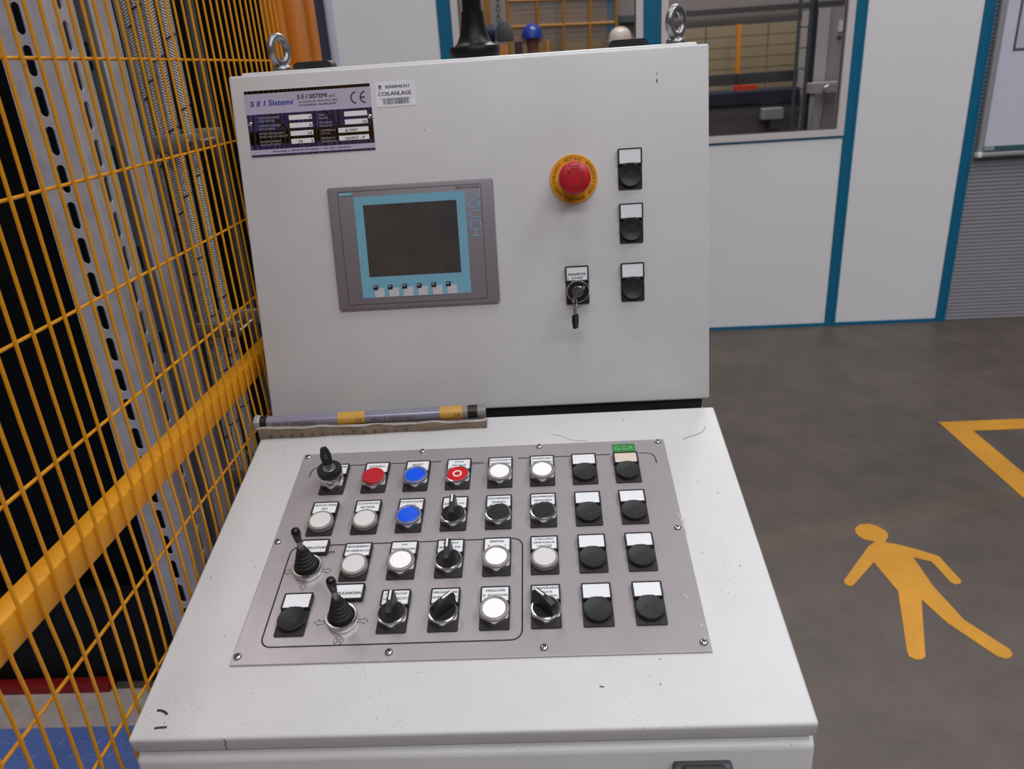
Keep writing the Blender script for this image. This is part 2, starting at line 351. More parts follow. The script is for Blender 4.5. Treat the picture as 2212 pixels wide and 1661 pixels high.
# ------------------------------------------------------------------ console: desk unit
b = 0.2198; a = 0.18087
DESK = Matrix(((1, 0, 0, 0), (0, math.cos(b), -math.sin(b), 0), (0, math.sin(b), math.cos(b), 1.0), (0, 0, 0, 1)))
DOOR = Matrix(((1, 0, 0, 0), (0, math.sin(a), -math.cos(a), 0.4547), (0, math.cos(a), math.sin(a), 1.0985), (0, 0, 0, 1)))
desk = thing('console_desk', 'light grey steel control desk with sloping button panel', 'control desk', (0, 0.35, 0))
upper = thing('console_cabinet', 'light grey upper control cabinet with touch panel standing on the desk', 'control cabinet', (0, 0.62, 1.05))
def yzprism(bm, pts, x0, x1):
    lo = [bm.verts.new((x0, y, z)) for y, z in pts]; hi = [bm.verts.new((x1, y, z)) for y, z in pts]; n = len(pts)
    bm.faces.new(hi); bm.faces.new(lo[::-1])
    for i in range(n): bm.faces.new((lo[i], lo[(i+1) % n], hi[(i+1) % n], hi[i]))
    return bm
def bevel_all(bm, w, seg=3):
    bmesh.ops.bevel(bm, geom=list(bm.edges), offset=w, segments=seg, profile=0.5, affect='EDGES'); return bm
bm = yzprism(nb(), [(0.0, 0.12), (0.0, 0.9765), (0.012, 0.9775), (0.50, 1.070), (0.79, 1.070), (0.79, 0.12)], -0.3005, 0.3005)
obj('body', bevel_all(bm, 0.006), PAINT, None, desk, True)
obj('plinth', rbox(-0.29, 0.29, 0.03, 0.77, 0.0, 0.125), mat('dark_plinth', (50, 50, 52), 0.6), None, desk)
obj('lid', bevel_all(rbox(-0.301, 0.301, 0.0, 0.4445, -0.020, 0.0), 0.0035), PAINT_LID, DESK, desk, True)
obj('lid_gasket', rbox(-0.297, 0.297, 0.006, 0.43, -0.024, -0.0195), RUBBER, DESK, desk)
PANW = dict(x0=-0.2307, x1=0.2255, y0=0.072, y1=0.3795)
bm = rbox(PANW['x0'], PANW['x1'], PANW['y0'], PANW['y1'], 0.0, 0.0022, bevel=0.0006)
panel = obj('button_panel', bm, ALU, DESK, desk)
tag(panel, 'brushed aluminium button panel')
# printed outlines on the aluminium
ZP = 0.00235
bm = nb(); LW = 0.0013
strip(bm, [(-0.215, 0.336)] + arc(-0.204, 0.344, 0.0102, 175, 92, 6) + [(-0.052, 0.3543)], LW, ZP)
strip(bm, [(0.043, 0.3543), (0.157, 0.3543)], LW, ZP)
strip(bm, [(0.192, 0.3543)] + arc(0.200, 0.344, 0.0103, 90, 5, 6) + [(0.211, 0.335)], LW, ZP)
strip(bm, rrect(-0.2070, 0.0492, 0.091, 0.2215, 0.011, 6), LW*1.15, ZP, True)
def arrow(cx, cy, ang, s=0.0052):
    pts = [(-1, 0.35), (0.1, 0.35), (0.1, 0.75), (1, 0), (0.1, -0.75), (0.1, -0.35), (-1, -0.35)]
    c_, s_ = math.cos(ang), math.sin(ang)
    strip(bm, [(cx+s*(x*c_-y*s_), cy+s*(x*s_+y*c_)) for x, y in pts], 0.0005, ZP, True)
arrow(-0.2015, 0.185, PI); arrow(-0.1605, 0.185, 0); arrow(-0.181, 0.1645, -PI/2)
arrow(-0.1535, 0.118, PI); arrow(-0.1095, 0.1185, 0); arrow(-0.1265, 0.1385, PI/4)
strip(bm, [(-0.130+0.0048*math.cos(t*PI/10), 0.0962+0.0048*math.sin(t*PI/10)) for t in range(20)], 0.0005, ZP, True)
strip(bm, [(-0.130+0.0019*math.cos(t*PI/4+PI/4), 0.0962+0.0019*math.sin(t*PI/4+PI/4)) for t in range(0, 8, 2)], 0.0005, ZP, True)
for t in range(4):
    q_ = t*PI/2+PI/4; strip(bm, [(-0.130+0.0019*math.cos(q_), 0.0962+0.0019*math.sin(q_)), (-0.130+0.0048*math.cos(q_), 0.0962+0.0048*math.sin(q_))], 0.0005, ZP)
text(bm, 'WINDING  SECTION', 0.0015, 0.3465, 0.0042, 0.066, ZP); text(bm, 'PLATTFORM', -0.1768, 0.2085, 0.0046, 0.038, ZP)
flatobj('printed_outline', bm, INK, DESK, panel)
for i, (u, v) in enumerate([(-0.2245, 0.3735), (-0.078, 0.375), (0.070, 0.3745), (0.2175, 0.374), (-0.2253, 0.229), (0.2185, 0.228), (-0.2253, 0.0812), (-0.078, 0.0812), (0.070, 0.0812), (0.2192, 0.0818)]):
    if i == 0:
        bm = nb(); lathe(bm, [(0.0043, 0), (0.0043, 0.0004), (0.0039, 0.0016), (0.0026, 0.0025), (0.0010, 0.00275)], 20); SCREW = mesh('screw', bm, CHROME, True, 60)
        bm = nb()
        for t in range(2):
            q_ = t*PI/2; c_, s_ = math.cos(q_), math.sin(q_)
            prism(bm, [(x*c_-y*s_, x*s_+y*c_) for x, y in ((-0.0021, -0.0005), (0.0021, -0.0005), (0.0021, 0.0005), (-0.0021, 0.0005))], 0.0018, 0.00285)
        SLOT = mesh('slot', bm, INK)
    M = DESK @ T((u, v, 0.0022)) @ Rz(i*0.7)
    s_ = place(bpy.data.objects.new('screw', SCREW), M, panel); place(bpy.data.objects.new('slot', SLOT), M, panel)
# -- operator elements. local frame of an element: origin = centre of the 22 mm hole, z out of the panel
def holder_mesh():
    bm = nb(); prism(bm, rrect(-0.015, 0.015, -0.015, 0.035, 0.0016), 0, 0.0016)
    ring(bm, rrect(-0.015, 0.015, 0.0150, 0.035, 0.0014), rrect(-0.0134, 0.0134, 0.0165, 0.0337, 0.0006), 0.0014, 0.0052)
    prism(bm, rrect(-0.0142, 0.0142, 0.0155, 0.0345, 0.0008), 0.0014, 0.0044)
    box(bm, -0.006, 0.006, 0.0162, 0.0172, 0.004, 0.0055); return mesh('legend_holder', bm, BLACKD)
HOLD = holder_mesh()
bm = nb(); prism(bm, rrect(-0.0133, 0.0133, 0.0168, 0.0336, 0.0005), 0.0044, 0.0047); CARDM = mesh('legend_card', bm, CARD)
bm = nb(); prism(bm, rrect(-0.0130, 0.0130, 0.0172, 0.0332, 0.0009), 0.0044, 0.0047); CARDO = mesh('legend_card', bm, CARDOLD)
def scallop(depth=0.0010, top=0.0088):
    def f(r, z, t):
        if z < top: return r - depth*(1-z/top)**0.7*(0.5+0.5*math.cos(6*t))**1.8
        return r
    return f
bm = nb(); lathe(bm, [(0.0145, 0.0), (0.0146, 0.0015), (0.0147, 0.003), (0.0147, 0.005), (0.0147, 0.007), (0.0147, 0.0088), (0.0147, 0.0100), (0.0142, 0.0112), (0.0130, 0.0115), (0.0123, 0.0108), (0.0122, 0.006)], 48, cap1=False, rad=scallop())
BEZEL = mesh('bezel', bm, CHROME, True, 50)
def cap_disc(r, z0, z1, dome, m, name='cap', edge=0.0006):
    bm = nb(); lathe(bm, [(r, z0), (r, z1-edge), (r-edge, z1), (r*0.75, z1+dome*0.5), (r*0.4, z1+dome*0.85), (r*0.1, z1+dome)], 36); return mesh(name, bm, m, True, 40)
CAP_BLACK = cap_disc(0.0122, 0.004, 0.0112, -0.0006, BLACK)
CAP_RED = cap_disc(0.0122, 0.004, 0.0112, -0.0002, REDB)
CAP_PROUD = cap_disc(0.0129, 0.004, 0.0172, 0.0003, RED)
LENS_W = cap_disc(0.0112, 0.009, 0.0150, -0.0003, WLENS, 'lens')
LENS_B = cap_disc(0.0112, 0.009, 0.0150, -0.0003, BLUE, 'lens')
def rim_mesh(m):
    bm = nb(); lathe(bm, [(0.0132, 0.0105), (0.0146, 0.0112), (0.0147, 0.0135), (0.0141, 0.0148), (0.0128, 0.0153), (0.0118, 0.0148), (0.0113, 0.0135)], 40, cap1=False); return mesh('rim', bm, m, True, 60)
RIM_C = rim_mesh(RIM); RIM_B = rim_mesh(RIMB)
bm = nb(); lathe(bm, [(0.0142, 0.0), (0.0146, 0.001), (0.0146, 0.0035), (0.0141, 0.0042), (0.0146, 0.005), (0.0147, 0.0092), (0.0138, 0.0108), (0.0126, 0.0112), (0.0118, 0.0106)], 40, cap1=False); PBODY = mesh('rim', bm, RIM, True, 60)
PLENS = cap_disc(0.0119, 0.004, 0.0113, 0.0004, WPILOT, 'lens')
bm = nb(); lathe(bm, [(0.0136, 0), (0.0139, 0.0012), (0.0139, 0.0042), (0.0132, 0.0050), (0.0128, 0.0048), (0.0052, 0.0034), (0.0050, 0.00352), (0.0047, 0.00352), (0.0045, 0.0034), (0.001, 0.0034)], 40); PLUGM = mesh('blanking_plug', bm, PLUG, True, 30)
bm = nb()
prof = [(-0.0127, 0.0072), (-0.0123, 0.0205), (-0.0105, 0.0232), (-0.003, 0.0262), (0.0125, 0.0268), (0.0150, 0.0250), (0.0150, 0.0120), (0.0128, 0.0072)]
def wid(z): return 0.0040 - 0.0012*(z-0.0108)/0.016
lo = [bm.verts.new((-wid(z), y, z)) for y, z in prof]; hi = [bm.verts.new((wid(z), y, z)) for y, z in prof]; n_ = len(prof)
bm.faces.new(hi); bm.faces.new(lo[::-1])
for i in range(n_): bm.faces.new((lo[i], lo[(i+1) % n_], hi[(i+1) % n_], hi[i]))
bmesh.ops.bevel(bm, geom=list(bm.edges), offset=0.0004, segments=1, affect='EDGES')
KNOB = mesh('handle', bm, BLACK, True, 30)
bm = nb(); yzprism(bm, [(0.0020, 0.0266), (0.0020, 0.0270), (0.0122, 0.02735), (0.0144, 0.0262), (0.0144, 0.0254), (0.0122, 0.0267)], -0.0011, 0.0011); KMARK = mesh('pointer_mark', bm, WHITE)
bm = nb()
ring(bm, arc(0, 0, 0.0056, 0, 351, 39), arc(0, 0, 0.0036, 0, 351, 39), 0.01105, 0.0113); STOPO = mesh('stop_symbol', bm, WHITE)
HC = T((0, 0.0028, 0.0016))     # the 22 mm hole sits 17.8 mm above the lower edge of the legend holder
ZS = Matrix.Diagonal((1, 1, 0.76, 1)); ZP_ = Matrix.Diagonal((1, 1, 0.64, 1)); ZL = Matrix.Diagonal((1.03, 1.03, 0.70, 1))
def child(name, data, M, par): return place(bpy.data.objects.new(name, data), M, par)
PU, PV, U0, V0 = 0.05078, 0.0666, -0.19606, 0.10239
def cell(r, c): return DESK @ T((U0+0.015+(c-1)*PU, V0+0.015+(4-r)*PV, 0.0022))
def element(name, label, M, par, legend, lines=None, old=False):
    e = place(bpy.data.objects.new(name, HOLD), M, par); tag(e, label)
    child('legend_card', CARDO if old else CARDM, M, e)
    if lines:
        bm = nb(); n = len(lines)
        hs = {1: 0.0031, 2: 0.0028, 3: 0.0027}[n]; ys = {1: [0.0262], 2: [0.0282, 0.0222], 3: [0.0293, 0.0243, 0.0193]}[n]
        for s, y in zip(lines, ys):
            if isinstance(s, tuple):
                for q_, x_ in s: text(bm, q_, x_, y, hs, None, 0.00485)
            else:
                asp = glyphs(s, 0.0)[2]; text(bm, s, 0, y, hs, min(0.0252, asp*hs*1.12), 0.00485)
        flatobj('lettering', bm, INK, M, e)
    return e
def push(r, c, style, lines, label):
    M = cell(r, c); e = element('push_button', label, M, desk, True, lines)
    if style == 'pilot':
        e.name = 'pilot_light'; child('rim', PBODY, M @ HC @ ZP_, e); child('lens', PLENS, M @ HC @ ZP_, e); return e
    D_ = M @ HC @ ZS; L_ = M @ HC @ ZL; child('bezel', BEZEL, D_, e)
    if style == 'white': child('rim', RIM_C, L_, e); child('lens', LENS_W, L_, e)
    if style == 'blue': child('rim', RIM_B, L_, e); child('lens', LENS_B, L_, e)
    if style == 'black': child('cap', CAP_BLACK, D_, e)
    if style == 'red': child('cap', CAP_PROUD, L_, e)
    if style == 'stop': child('cap', CAP_RED, D_, e); child('stop_symbol', STOPO, D_, e)
    return e
def selector(r, c, ang, lines, label):
    M = cell(r, c); e = element('selector_switch', label, M, desk, True, lines); D_ = M @ HC
    child('bezel', BEZEL, D_ @ ZS, e); child('disc', CAP_BLACK, D_ @ ZS, e); child('handle', KNOB, D_ @ T((0, 0, -0.0018)) @ Rz(ang), e); child('pointer_mark', KMARK, D_ @ T((0, 0, -0.0018)) @ Rz(ang), e); return e
def blank(M, par, label, old=False):
    e = element('blanking_plug', label, M, par, True, None, old); child('plug', PLUGM, M @ HC @ Matrix.Diagonal((1.04, 1.04, 1, 1)), e); return e
push(1, 2, 'red', ['SCHNELL', ' . ' ][:1], 'red raised push button marked SCHNELL')
push(1, 3, 'blue', ['RESET'], 'blue push button marked RESET')
push(1, 4, 'stop', ['STOP', 'ANLAGE'], 'red stop button with white ring')
push(1, 5, 'white', ['RUCKWARTS', 'LANGS.SCHNELL'], 'white push button marked RUCKWARTS')
push(1, 6, 'white', ['WORWART', 'LANGS.SCHNELL'], 'white push button marked WORWART')
push(2, 1, 'pilot', ['HILFSCHALTKREISE', 'EIN'], 'frosted white pilot light marked HILFSCHALTKREISE EIN')
push(2, 2, 'pilot', ['ZUSTIMMUNG', 'BETRIEB'], 'frosted white pilot light marked ZUSTIMMUNG BETRIEB')
push(2, 3, 'blue', ['METERZAHLER', 'RESET'], 'blue push button marked METERZAHLER')
selector(2, 4, 0.0, ['JOG', (('RW.', -0.008), ('VW.', 0.008))], 'black selector marked JOG pointing straight up')
push(2, 5, 'black', ['GESCHWINDIGKEIT', 'SENKEN'], 'black push button marked SENKEN')
push(2, 6, 'black', ['GESCHWINDIGKEIT', 'ERHOHEN'], 'black push button marked ERHOHEN')
push(3, 2, 'pilot', ['DRUCK-BEDIENPULT', 'IN GEBRAUCH'], 'frosted white pilot light marked BEDIENPULT IN GEBRAUCH')
push(3, 3, 'white', ['JOG', 'BEFESTINGUNG'], 'white push button marked JOG')
selector(3, 4, 0.0, ['SPULENJOG', (('RW.', -0.008), ('VW.', 0.008))], 'black selector marked SPULENJOG pointing straight up')
push(3, 5, 'white', ['BREMSE', (('0', -0.009), ('1', 0.009))], 'white push button marked BREMSE')
push(3, 6, 'pilot', ['STELLUNG', 'EINFADELN', 'TANZER'], 'frosted white pilot light marked STELLUNG EINFADELN TANZER')
selector(4, 3, 0.0, ['JOG VERLEGER', (('LINKS', -0.007), ('RECHTS', 0.007))], 'black selector marked VERLEGER RECHTS')
selector(4, 4, -0.80, ['VERLEGELEISTUNG', (('RAHMEN', -0.007), ('LEER', 0.008))], 'black selector turned to the right')
push(4, 5, 'white', ['VERLEGER', '0  POSITION'], 'white push button marked VERLEGER 0 POSITION')
selector(4, 6, 0.78, ['TANZERARM', 'DRUCK', 'MAX NORM.'], 'black selector turned to the left')
for r, c in ((1, 7), (1, 8), (2, 7), (2, 8), (3, 7), (3, 8), (4, 7), (4, 8), (4, 1)):
    blank(cell(r, c), desk, 'black blanking plug under a yellowed card' if (r, c) == (1, 8) else 'black blanking plug under an empty white card', (r, c) == (1, 8))
# tall key switch
M = cell(1, 1); e = element('key_switch', 'tall chrome key switch', M, desk, True, ['HILFSCHALTKREISE', 'AUS']); D_ = M @ HC @ Matrix.Diagonal((1, 1, 0.84, 1))
bm = nb(); lathe(bm, [(0.0136, 0), (0.0137, 0.0015), (0.0138, 0.003), (0.0139, 0.0045), (0.0140, 0.0065), (0.0140, 0.0100), (0.0134, 0.0104), (0.0134, 0.0110), (0.0142, 0.0115), (0.0142, 0.0225), (0.0136, 0.0232)], 48, rad=scallop(0.0024, 0.0065)); obj('barrel', bm, CHROME, D_, e, True, 50)
bm = nb(); lathe(bm, [(0.0145, 0.0225), (0.0147, 0.0240), (0.0147, 0.0295), (0.0140, 0.0308), (0.0088, 0.0308), (0.0082, 0.0300)], 40); obj('collar', bm, BLACK, D_, e, True, 40)
bm = nb(); lathe(bm, [(0.0082, 0.0290), (0.0080, 0.0312), (0.0070, 0.0318), (0.002, 0.0318)], 32); obj('core', bm, STEEL, D_, e, True, 40)
key = thing('key', 'key with black plastic head stuck upright in the tall desk key switch', 'key', (D_ @ Vector((0, 0, 0.0305))))
D_ = cell(1, 1) @ HC @ Matrix.Diagonal((1, 1, 0.91, 1)); KB = mat('black_key_head', (30, 30, 29), 0.45, var=0.1, vscale=100)
obj('blade', rbox(-0.0032, 0.0032, -0.0011, 0.0011, 0.0300, 0.0385), STEEL, D_ @ Rz(0.35), key)
bm = nb(); prism(bm, [(-0.0042, 0.0350), (0.0042, 0.0350), (0.0062, 0.0420), (0.0064, 0.0510), (0.0040, 0.0570), (0.0034, 0.0630), (-0.0034, 0.0630), (-0.0040, 0.0570), (-0.0064, 0.0510), (-0.0062, 0.0420)], -0.0026, 0.0026)
bmesh.ops.bevel(bm, geom=list(bm.edges), offset=0.0008, segments=2, affect='EDGES')
hd = obj('head', bm, KB, D_ @ Rz(0.35) @ Rx(PI/2), key)
obj('eyelet', prism(nb(), rrect(-0.0014, 0.0014, 0.0455, 0.0540, 0.0013), -0.0030, 0.0030), mat('grey_eyelet', (86, 82, 78), 0.5), D_ @ Rz(0.35) @ Rx(PI/2), hd)
# joysticks with their separate legend holders
bm = nb(); prism(bm, rrect(-0.0158, 0.0158, -0.0103, 0.0103, 0.0014), 0, 0.0040); ring(bm, rrect(-0.0158, 0.0158, -0.0103, 0.0103, 0.0014), rrect(-0.0142, 0.0142, -0.0088, 0.0088, 0.0006), 0.0038, 0.0050); LHOLD = mesh('legend_holder', bm, BLACKD)
bm = nb(); prism(bm, rrect(-0.0140, 0.0140, -0.0086, 0.0086, 0.0006), 0.0040, 0.0045); LCARD = mesh('legend_card', bm, CARD)
for (r, c), word, lu, lv, label in (((3, 1), 'HEBEPLATTFORM', -0.1805, 0.2165, 'joystick beside the HEBEPLATTFORM legend'), ((4, 2), 'SPULENKERN', -0.1297, 0.1525, 'joystick beside the SPULENKERN legend')):
    M = cell(r, c) @ T((0, 0.0028, 0)) @ Matrix.Diagonal((1, 1, 0.84, 1))
    bm = nb(); lathe(bm, [(0.0158, 0), (0.0160, 0.0006), (0.0160, 0.0092), (0.0154, 0.0101), (0.0132, 0.0103), (0.0122, 0.0096), (0.0118, 0.0085)], 48); j = obj('joystick', bm, CHROME, M, desk, True, 50); tag(j, label)
    pr = [(0.0112, 0.0080), (0.0118, 0.0095), (0.0120, 0.0112)]; z = 0.0116; rr = 0.0119
    for i in range(5):
        pr += [(rr-0.0014, z), (rr, z+0.0012), (rr, z+0.0030), (rr-0.0013, z+0.0042)]; z += 0.0048; rr -= 0.0013
    pr += [(0.0052, z), (0.0048, z+0.005), (0.0034, z+0.0062)]
    bm = nb(); lathe(bm, pr, 36); obj('bellows', bm, RUBBER, M, j, True, 50)
    bm = nb(); lathe(bm, [(0.0031, z), (0.0031, 0.060)], 20); obj('stick', bm, STEEL, M, j, True)
    bm = nb(); lathe(bm, [(0.0036, 0.0545), (0.0038, 0.0575), (0.0044, 0.0620), (0.0049, 0.0660), (0.0048, 0.0700), (0.0040, 0.0730), (0.0022, 0.0748), (0.0006, 0.0752)], 24); obj('grip', bm, mat('gloss_black_grip', (18, 19, 18), 0.22), M, j, True)
    M2 = DESK @ T((lu, lv, 0.0022)); h_ = place(bpy.data.objects.new('legend_holder', LHOLD), M2, j); place(bpy.data.objects.new('legend_card', LCARD), M2, j)
    bm = nb(); text(bm, word, 0.001 if c == 1 else 0, -0.004, 0.0034, 0.0262, 0.0047); flatobj('lettering', bm, INK, M2, j)
# green tag, marks and wear on the lid
g = obj('green_tag', prism(nb(), rrect(0.1605, 0.1885, 0.3535, 0.3722, 0.0016), 0.0022, 0.0030), mat('green_label', (48, 132, 56), 0.45), DESK, desk); tag(g, 'small green tag lettered GGR')
bm = nb(); text(bm, 'G.G.R', 0.1745, 0.3608, 0.0072, 0.0225, 0.0031, bold=-0.012); flatobj('lettering', bm, mat('pale_green_print', (150, 196, 150), 0.5), DESK, g)
BURN = mat('brown_burn_mark', (62, 40, 42), 0.7, var=0.4, vscale=500); RUST = mat('rust_scratch', (140, 92, 92), 0.7, var=0.3, vscale=400); BARE = mat('bare_copper_scratch', (214, 178, 160), 0.5)
def mark(name, pts, w, m, z=0.0002):
    bm = nb(); n = len(pts); pp = []
    for i, (x, y) in enumerate(pts): pp.append((x+random.uniform(-1, 1)*w*0.1, y+random.uniform(-1, 1)*w*0.1))
    strip(bm, pp, w, z); return flatobj(name, bm, m, DESK, desk)
mark('burn_mark', [(-0.2845, 0.0290), (-0.281, 0.0287), (-0.2775, 0.0275), (-0.2745, 0.0255), (-0.2730, 0.0245)], 0.0024, BURN)
mark('burn_mark', [(-0.2800, 0.0115), (-0.2760, 0.0118), (-0.2720, 0.0122), (-0.2690, 0.0120)], 0.0022, BURN)
mark('burn_mark', [(0.1188, 0.0405), (0.1205, 0.0408), (0.1225, 0.0398)], 0.0013, BURN)
mark('scratch', [(0.250, 0.379), (0.258, 0.384), (0.270, 0.388), (0.277, 0.393), (0.282, 0.402)], 0.0006, BURN)
mark('scratch', [(0.085, 0.401), (0.097, 0.397), (0.110, 0.3875), (0.131, 0.384)], 0.0005, RUST)
for pts, w in (([(0.2225, 0.250), (0.2245, 0.236), (0.2265, 0.220)], 0.0014), ([(0.2285, 0.241), (0.2262, 0.234)], 0.0008), ([(0.2205, 0.103), (0.2208, 0.099)], 0.0018), ([(0.2105, 0.1385), (0.2130, 0.132)], 0.0014)):
    mark('bare_scratch', pts, w, BARE, 0.0025)
for i in range(46):
    x = random.uniform(-0.29, 0.29); y = random.uniform(0.004, 0.43); on = PANW['x0'] < x < PANW['x1'] and PANW['y0'] < y < PANW['y1']
    if on: continue
    t = random.uniform(0, PI); l = random.uniform(0.0006, 0.0024)
    mark('chip', [(x, y), (x+l*math.cos(t), y+l*math.sin(t))], random.uniform(0.0003, 0.0008), BURN)
bm = nb(); strip(bm, [(-0.213, 0.0), (-0.2128, -0.006), (-0.2145, -0.010), (-0.2152, -0.018)], 0.0007, 0); flatobj('scratch', bm, INK, DESK @ T((0, -0.0003, 0)) @ Rx(PI/2), desk)
# pull handle on the lower front
GREYH = mat('dark_grey_handle', (62, 62, 66), 0.4)
bm = yzprism(nb(), [(0.001, 0.958), (-0.006, 0.958), (-0.013, 0.950), (-0.017, 0.942), (-0.017, 0.88), (0.001, 0.88)], 0.178, 0.229); bmesh.ops.translate(bm, vec=(0, 0, 0.004), verts=bm.verts); bevel_all(bm, 0.003, 2)
h_ = obj('pull_handle', bm, GREYH, None, desk, True); obj('grip_recess_shade', rbox(0.184, 0.223, -0.0125, -0.004, 0.949, 0.9635, bevel=0.004), mat('handle_shadow_grey', (48, 46, 48), 0.6), None, h_)  # solid block in darker grey: the shade of the concave grip as colour

# ------------------------------------------------------------------ console: upper cabinet
W2 = 0.2993
dr = obj('door', bevel_all(rbox(-W2+0.0008, W2+0.0008, 0.0, 0.4456, -0.018, 0.0), 0.003), PAINT, DOOR, upper, True); tag(dr, 'light grey sloping cabinet door')
bm = yzprism(nb(), [(0.478, 1.086), (0.5565, 1.5395), (0.79, 1.5395), (0.79, 1.072), (0.478, 1.072)], -0.2895, 0.2905); obj('body', bevel_all(bm, 0.003, 2), PAINT, None, upper, True)
obj('seal', rbox(-0.2915, 0.2915, 0.463, 0.60, 1.0705, 1.116), RUBBER, None, upper)
ev = nb(); lathe(ev, [(0.0125, 0), (0.0128, 0.001), (0.0125, 0.005), (0.009, 0.0075), (0.0055, 0.0095)], 28); torus(ev, 0.0165, 0.0052, 36, 12, T((0, 0, 0.0265)) @ Rx(PI/2))
EYE = mesh('lifting_eye', ev, STEEL, True, 60)
for x, rz in ((-0.2545, 1.2), (0.274, 0.85)): place(bpy.data.objects.new('lifting_eye', EYE), T((x, 0.62, 1.539)) @ Rz(rz), upper)
for x in (-0.209, 0.2105):
    bm = nb(); pts = [(-0.026, 0), (-0.026, 0.002)] + arc(-0.019, 0.0025, 0.007, 170, 90, 4) + arc(0.019, 0.0025, 0.007, 90, 10, 4) + [(0.026, 0)]
    prism(bm, pts, -0.014, 0.014); hc = obj('cover_cap', bm, mat('dark_hinge_plastic', (40, 41, 44), 0.35), T((x, 0.62, 1.5393)) @ Rx(PI/2), upper, True)
    bm = nb(); prism(bm, arc(0, -0.017, 0.0235, 135, 45, 10), 0.0138, 0.0148); obj('cap_face', bm, RUBBER, T((x, 0.62, 1.5393)) @ Rx(PI/2), hc)
# signal column
sc = obj('signal_column', lathe(nb(), [(0.0340, 0), (0.0345, 0.001), (0.0345, 0.0140), (0.0335, 0.0152), (0.0285, 0.0158), (0.0235, 0.0200), (0.0195, 0.0290), (0.0165, 0.0420), (0.0150, 0.0560), (0.0148, 0.0590), (0.0128, 0.0595), (0.0128, 0.42)], 40), mat('satin_black_column', (14, 14, 14), 0.4, spec=0.25), T((0.0055, 0.66, 1.5393)), None, True, 40)
tag(sc, 'black flared post of a signal lamp on top of the cabinet', 'signal post')
# emergency stop
M = DOOR @ T((0.1295, 0.2955, 0)); es = obj('emergency_stop', lathe(nb(), [(0.0302, 0), (0.0302, 0.0018), (0.0298, 0.0024), (0.014, 0.0024)], 56), YEL, M, upper, True, 30); tag(es, 'red emergency stop mushroom on a yellow ring')
bm = nb(); lathe(bm, [(0.0150, 0.0020), (0.0150, 0.0120), (0.0135, 0.0140), (0.0135, 0.0260)], 32); obj('neck', bm, RED, M, es, True)
bm = nb(); lathe(bm, [(0.0150, 0.0215), (0.0190, 0.0220), (0.0200, 0.0240), (0.0200, 0.0300), (0.0194, 0.0335), (0.0180, 0.0358), (0.0160, 0.0370), (0.0100, 0.0378), (0.002, 0.0380)], 48); obj('mushroom', bm, RED, M, es, True, 45)
DRED = mat('deep_red_relief', (160, 16, 34), 0.45)
bm = nb(); strip(bm, arc(0, -0.001, 0.0098, 140, 400, 26), 0.0022, 0.0380)
flat(bm, [(-0.0098, 0.0088), (-0.0046, 0.0086), (-0.0062, 0.0042)], 0.03805)
text(bm, 'Schneider', 0.0, 0.0128, 0.0024, 0.0135, 0.0374); text(bm, 'Electric', 0.001, 0.0103, 0.0018, 0.009, 0.0379); flatobj('turn_arrow', bm, DRED, M, es)
bm = nb()
def bend(th0, r0):
    def f(x, y):
        t = th0 - x/(r0+0.0016); return ((r0+y)*math.cos(t), (r0+y)*math.sin(t))
    return f
for s, deg, w in (('NOT-AUS', 91, 0.0215), ('EMERGENCY STOP', 2, 0.0415), ('EMERGENZA', -91, 0.026), ("ARRÊT D'URGENCE", 180, 0.0430)):
    h_ = 0.0050 if 'Ê' in s else 0.0043
    text(bm, s, 0, 0.0, h_, w, 0.0026, bold=0.0, fn=bend(math.radians(deg), 0.0233))
flatobj('lettering', bm, mat('brown_print', (92, 62, 26), 0.6), M, es)
# blanking plugs and the key switch on the door
for v, lab in ((0.2787, 'topmost blanking plug on the cabinet door'), (0.21155, 'middle blanking plug on the cabinet door'), (0.1365, 'lowest blanking plug on the cabinet door')): blank(DOOR @ T((0.18568+0.015, v+0.015, 0)), upper, lab)
M = DOOR @ T((0.11391+0.015, 0.1363+0.015, 0)); ks = element('key_switch', 'key switch marked PARAMETER ZUGRIFF', M, upper, True, None)
bm = nb(); text(bm, 'PARAMETER', 0, 0.0228, 0.0031, 0.0225, 0.00485); text(bm, 'ZUGRIFF', 0, 0.0182, 0.0028, 0.0152, 0.00485); text(bm, '0', -0.0116, 0.0178, 0.0025, None, 0.00485); text(bm, '1', 0.0116, 0.0184, 0.0025, None, 0.00485); flatobj('lettering', bm, INK, M, ks)
D_ = M @ HC; child('bezel', BEZEL, D_, ks); child('disc', CAP_BLACK, D_, ks)
bm = nb(); lathe(bm, [(0.0072, 0.010), (0.0072, 0.0118), (0.0064, 0.0126), (0.001, 0.0126)], 28); obj('core', bm, CHROME, D_, ks, True, 40)
kk = thing('key_pair', 'key in the cabinet door lock with a second black key hanging from it', 'key', D_ @ Vector((0, 0, 0.0126)))
KR = D_ @ Rz(-0.75)
obj('blade', rbox(-0.0008, 0.0008, -0.0030, 0.0030, 0.0128, 0.0190), STEEL, KR, kk)
bm = nb(); prism(bm, [(-0.0040, 0.0180), (0.0040, 0.0180), (0.0105, 0.0235), (0.0118, 0.0330), (0.0090, 0.0420), (-0.0090, 0.0420), (-0.0118, 0.0330), (-0.0105, 0.0235)], -0.0014, 0.0014); bmesh.ops.bevel(bm, geom=list(bm.edges), offset=0.0005, segments=1, affect='EDGES')
obj('bow', bm, mat('tarnished_key', (128, 118, 112), 0.35, metal=0.8, var=0.2, vscale=200), KR @ Rz(PI/2) @ Rx(PI/2), kk)
RG = D_ @ T((-0.0052, -0.0062, 0.0340))
bm = nb(); torus(bm, 0.0060, 0.0009, 24, 6, T((0, -0.0060, 0)) @ Ry(1.15)); obj('ring', bm, STEEL, RG, kk, True)
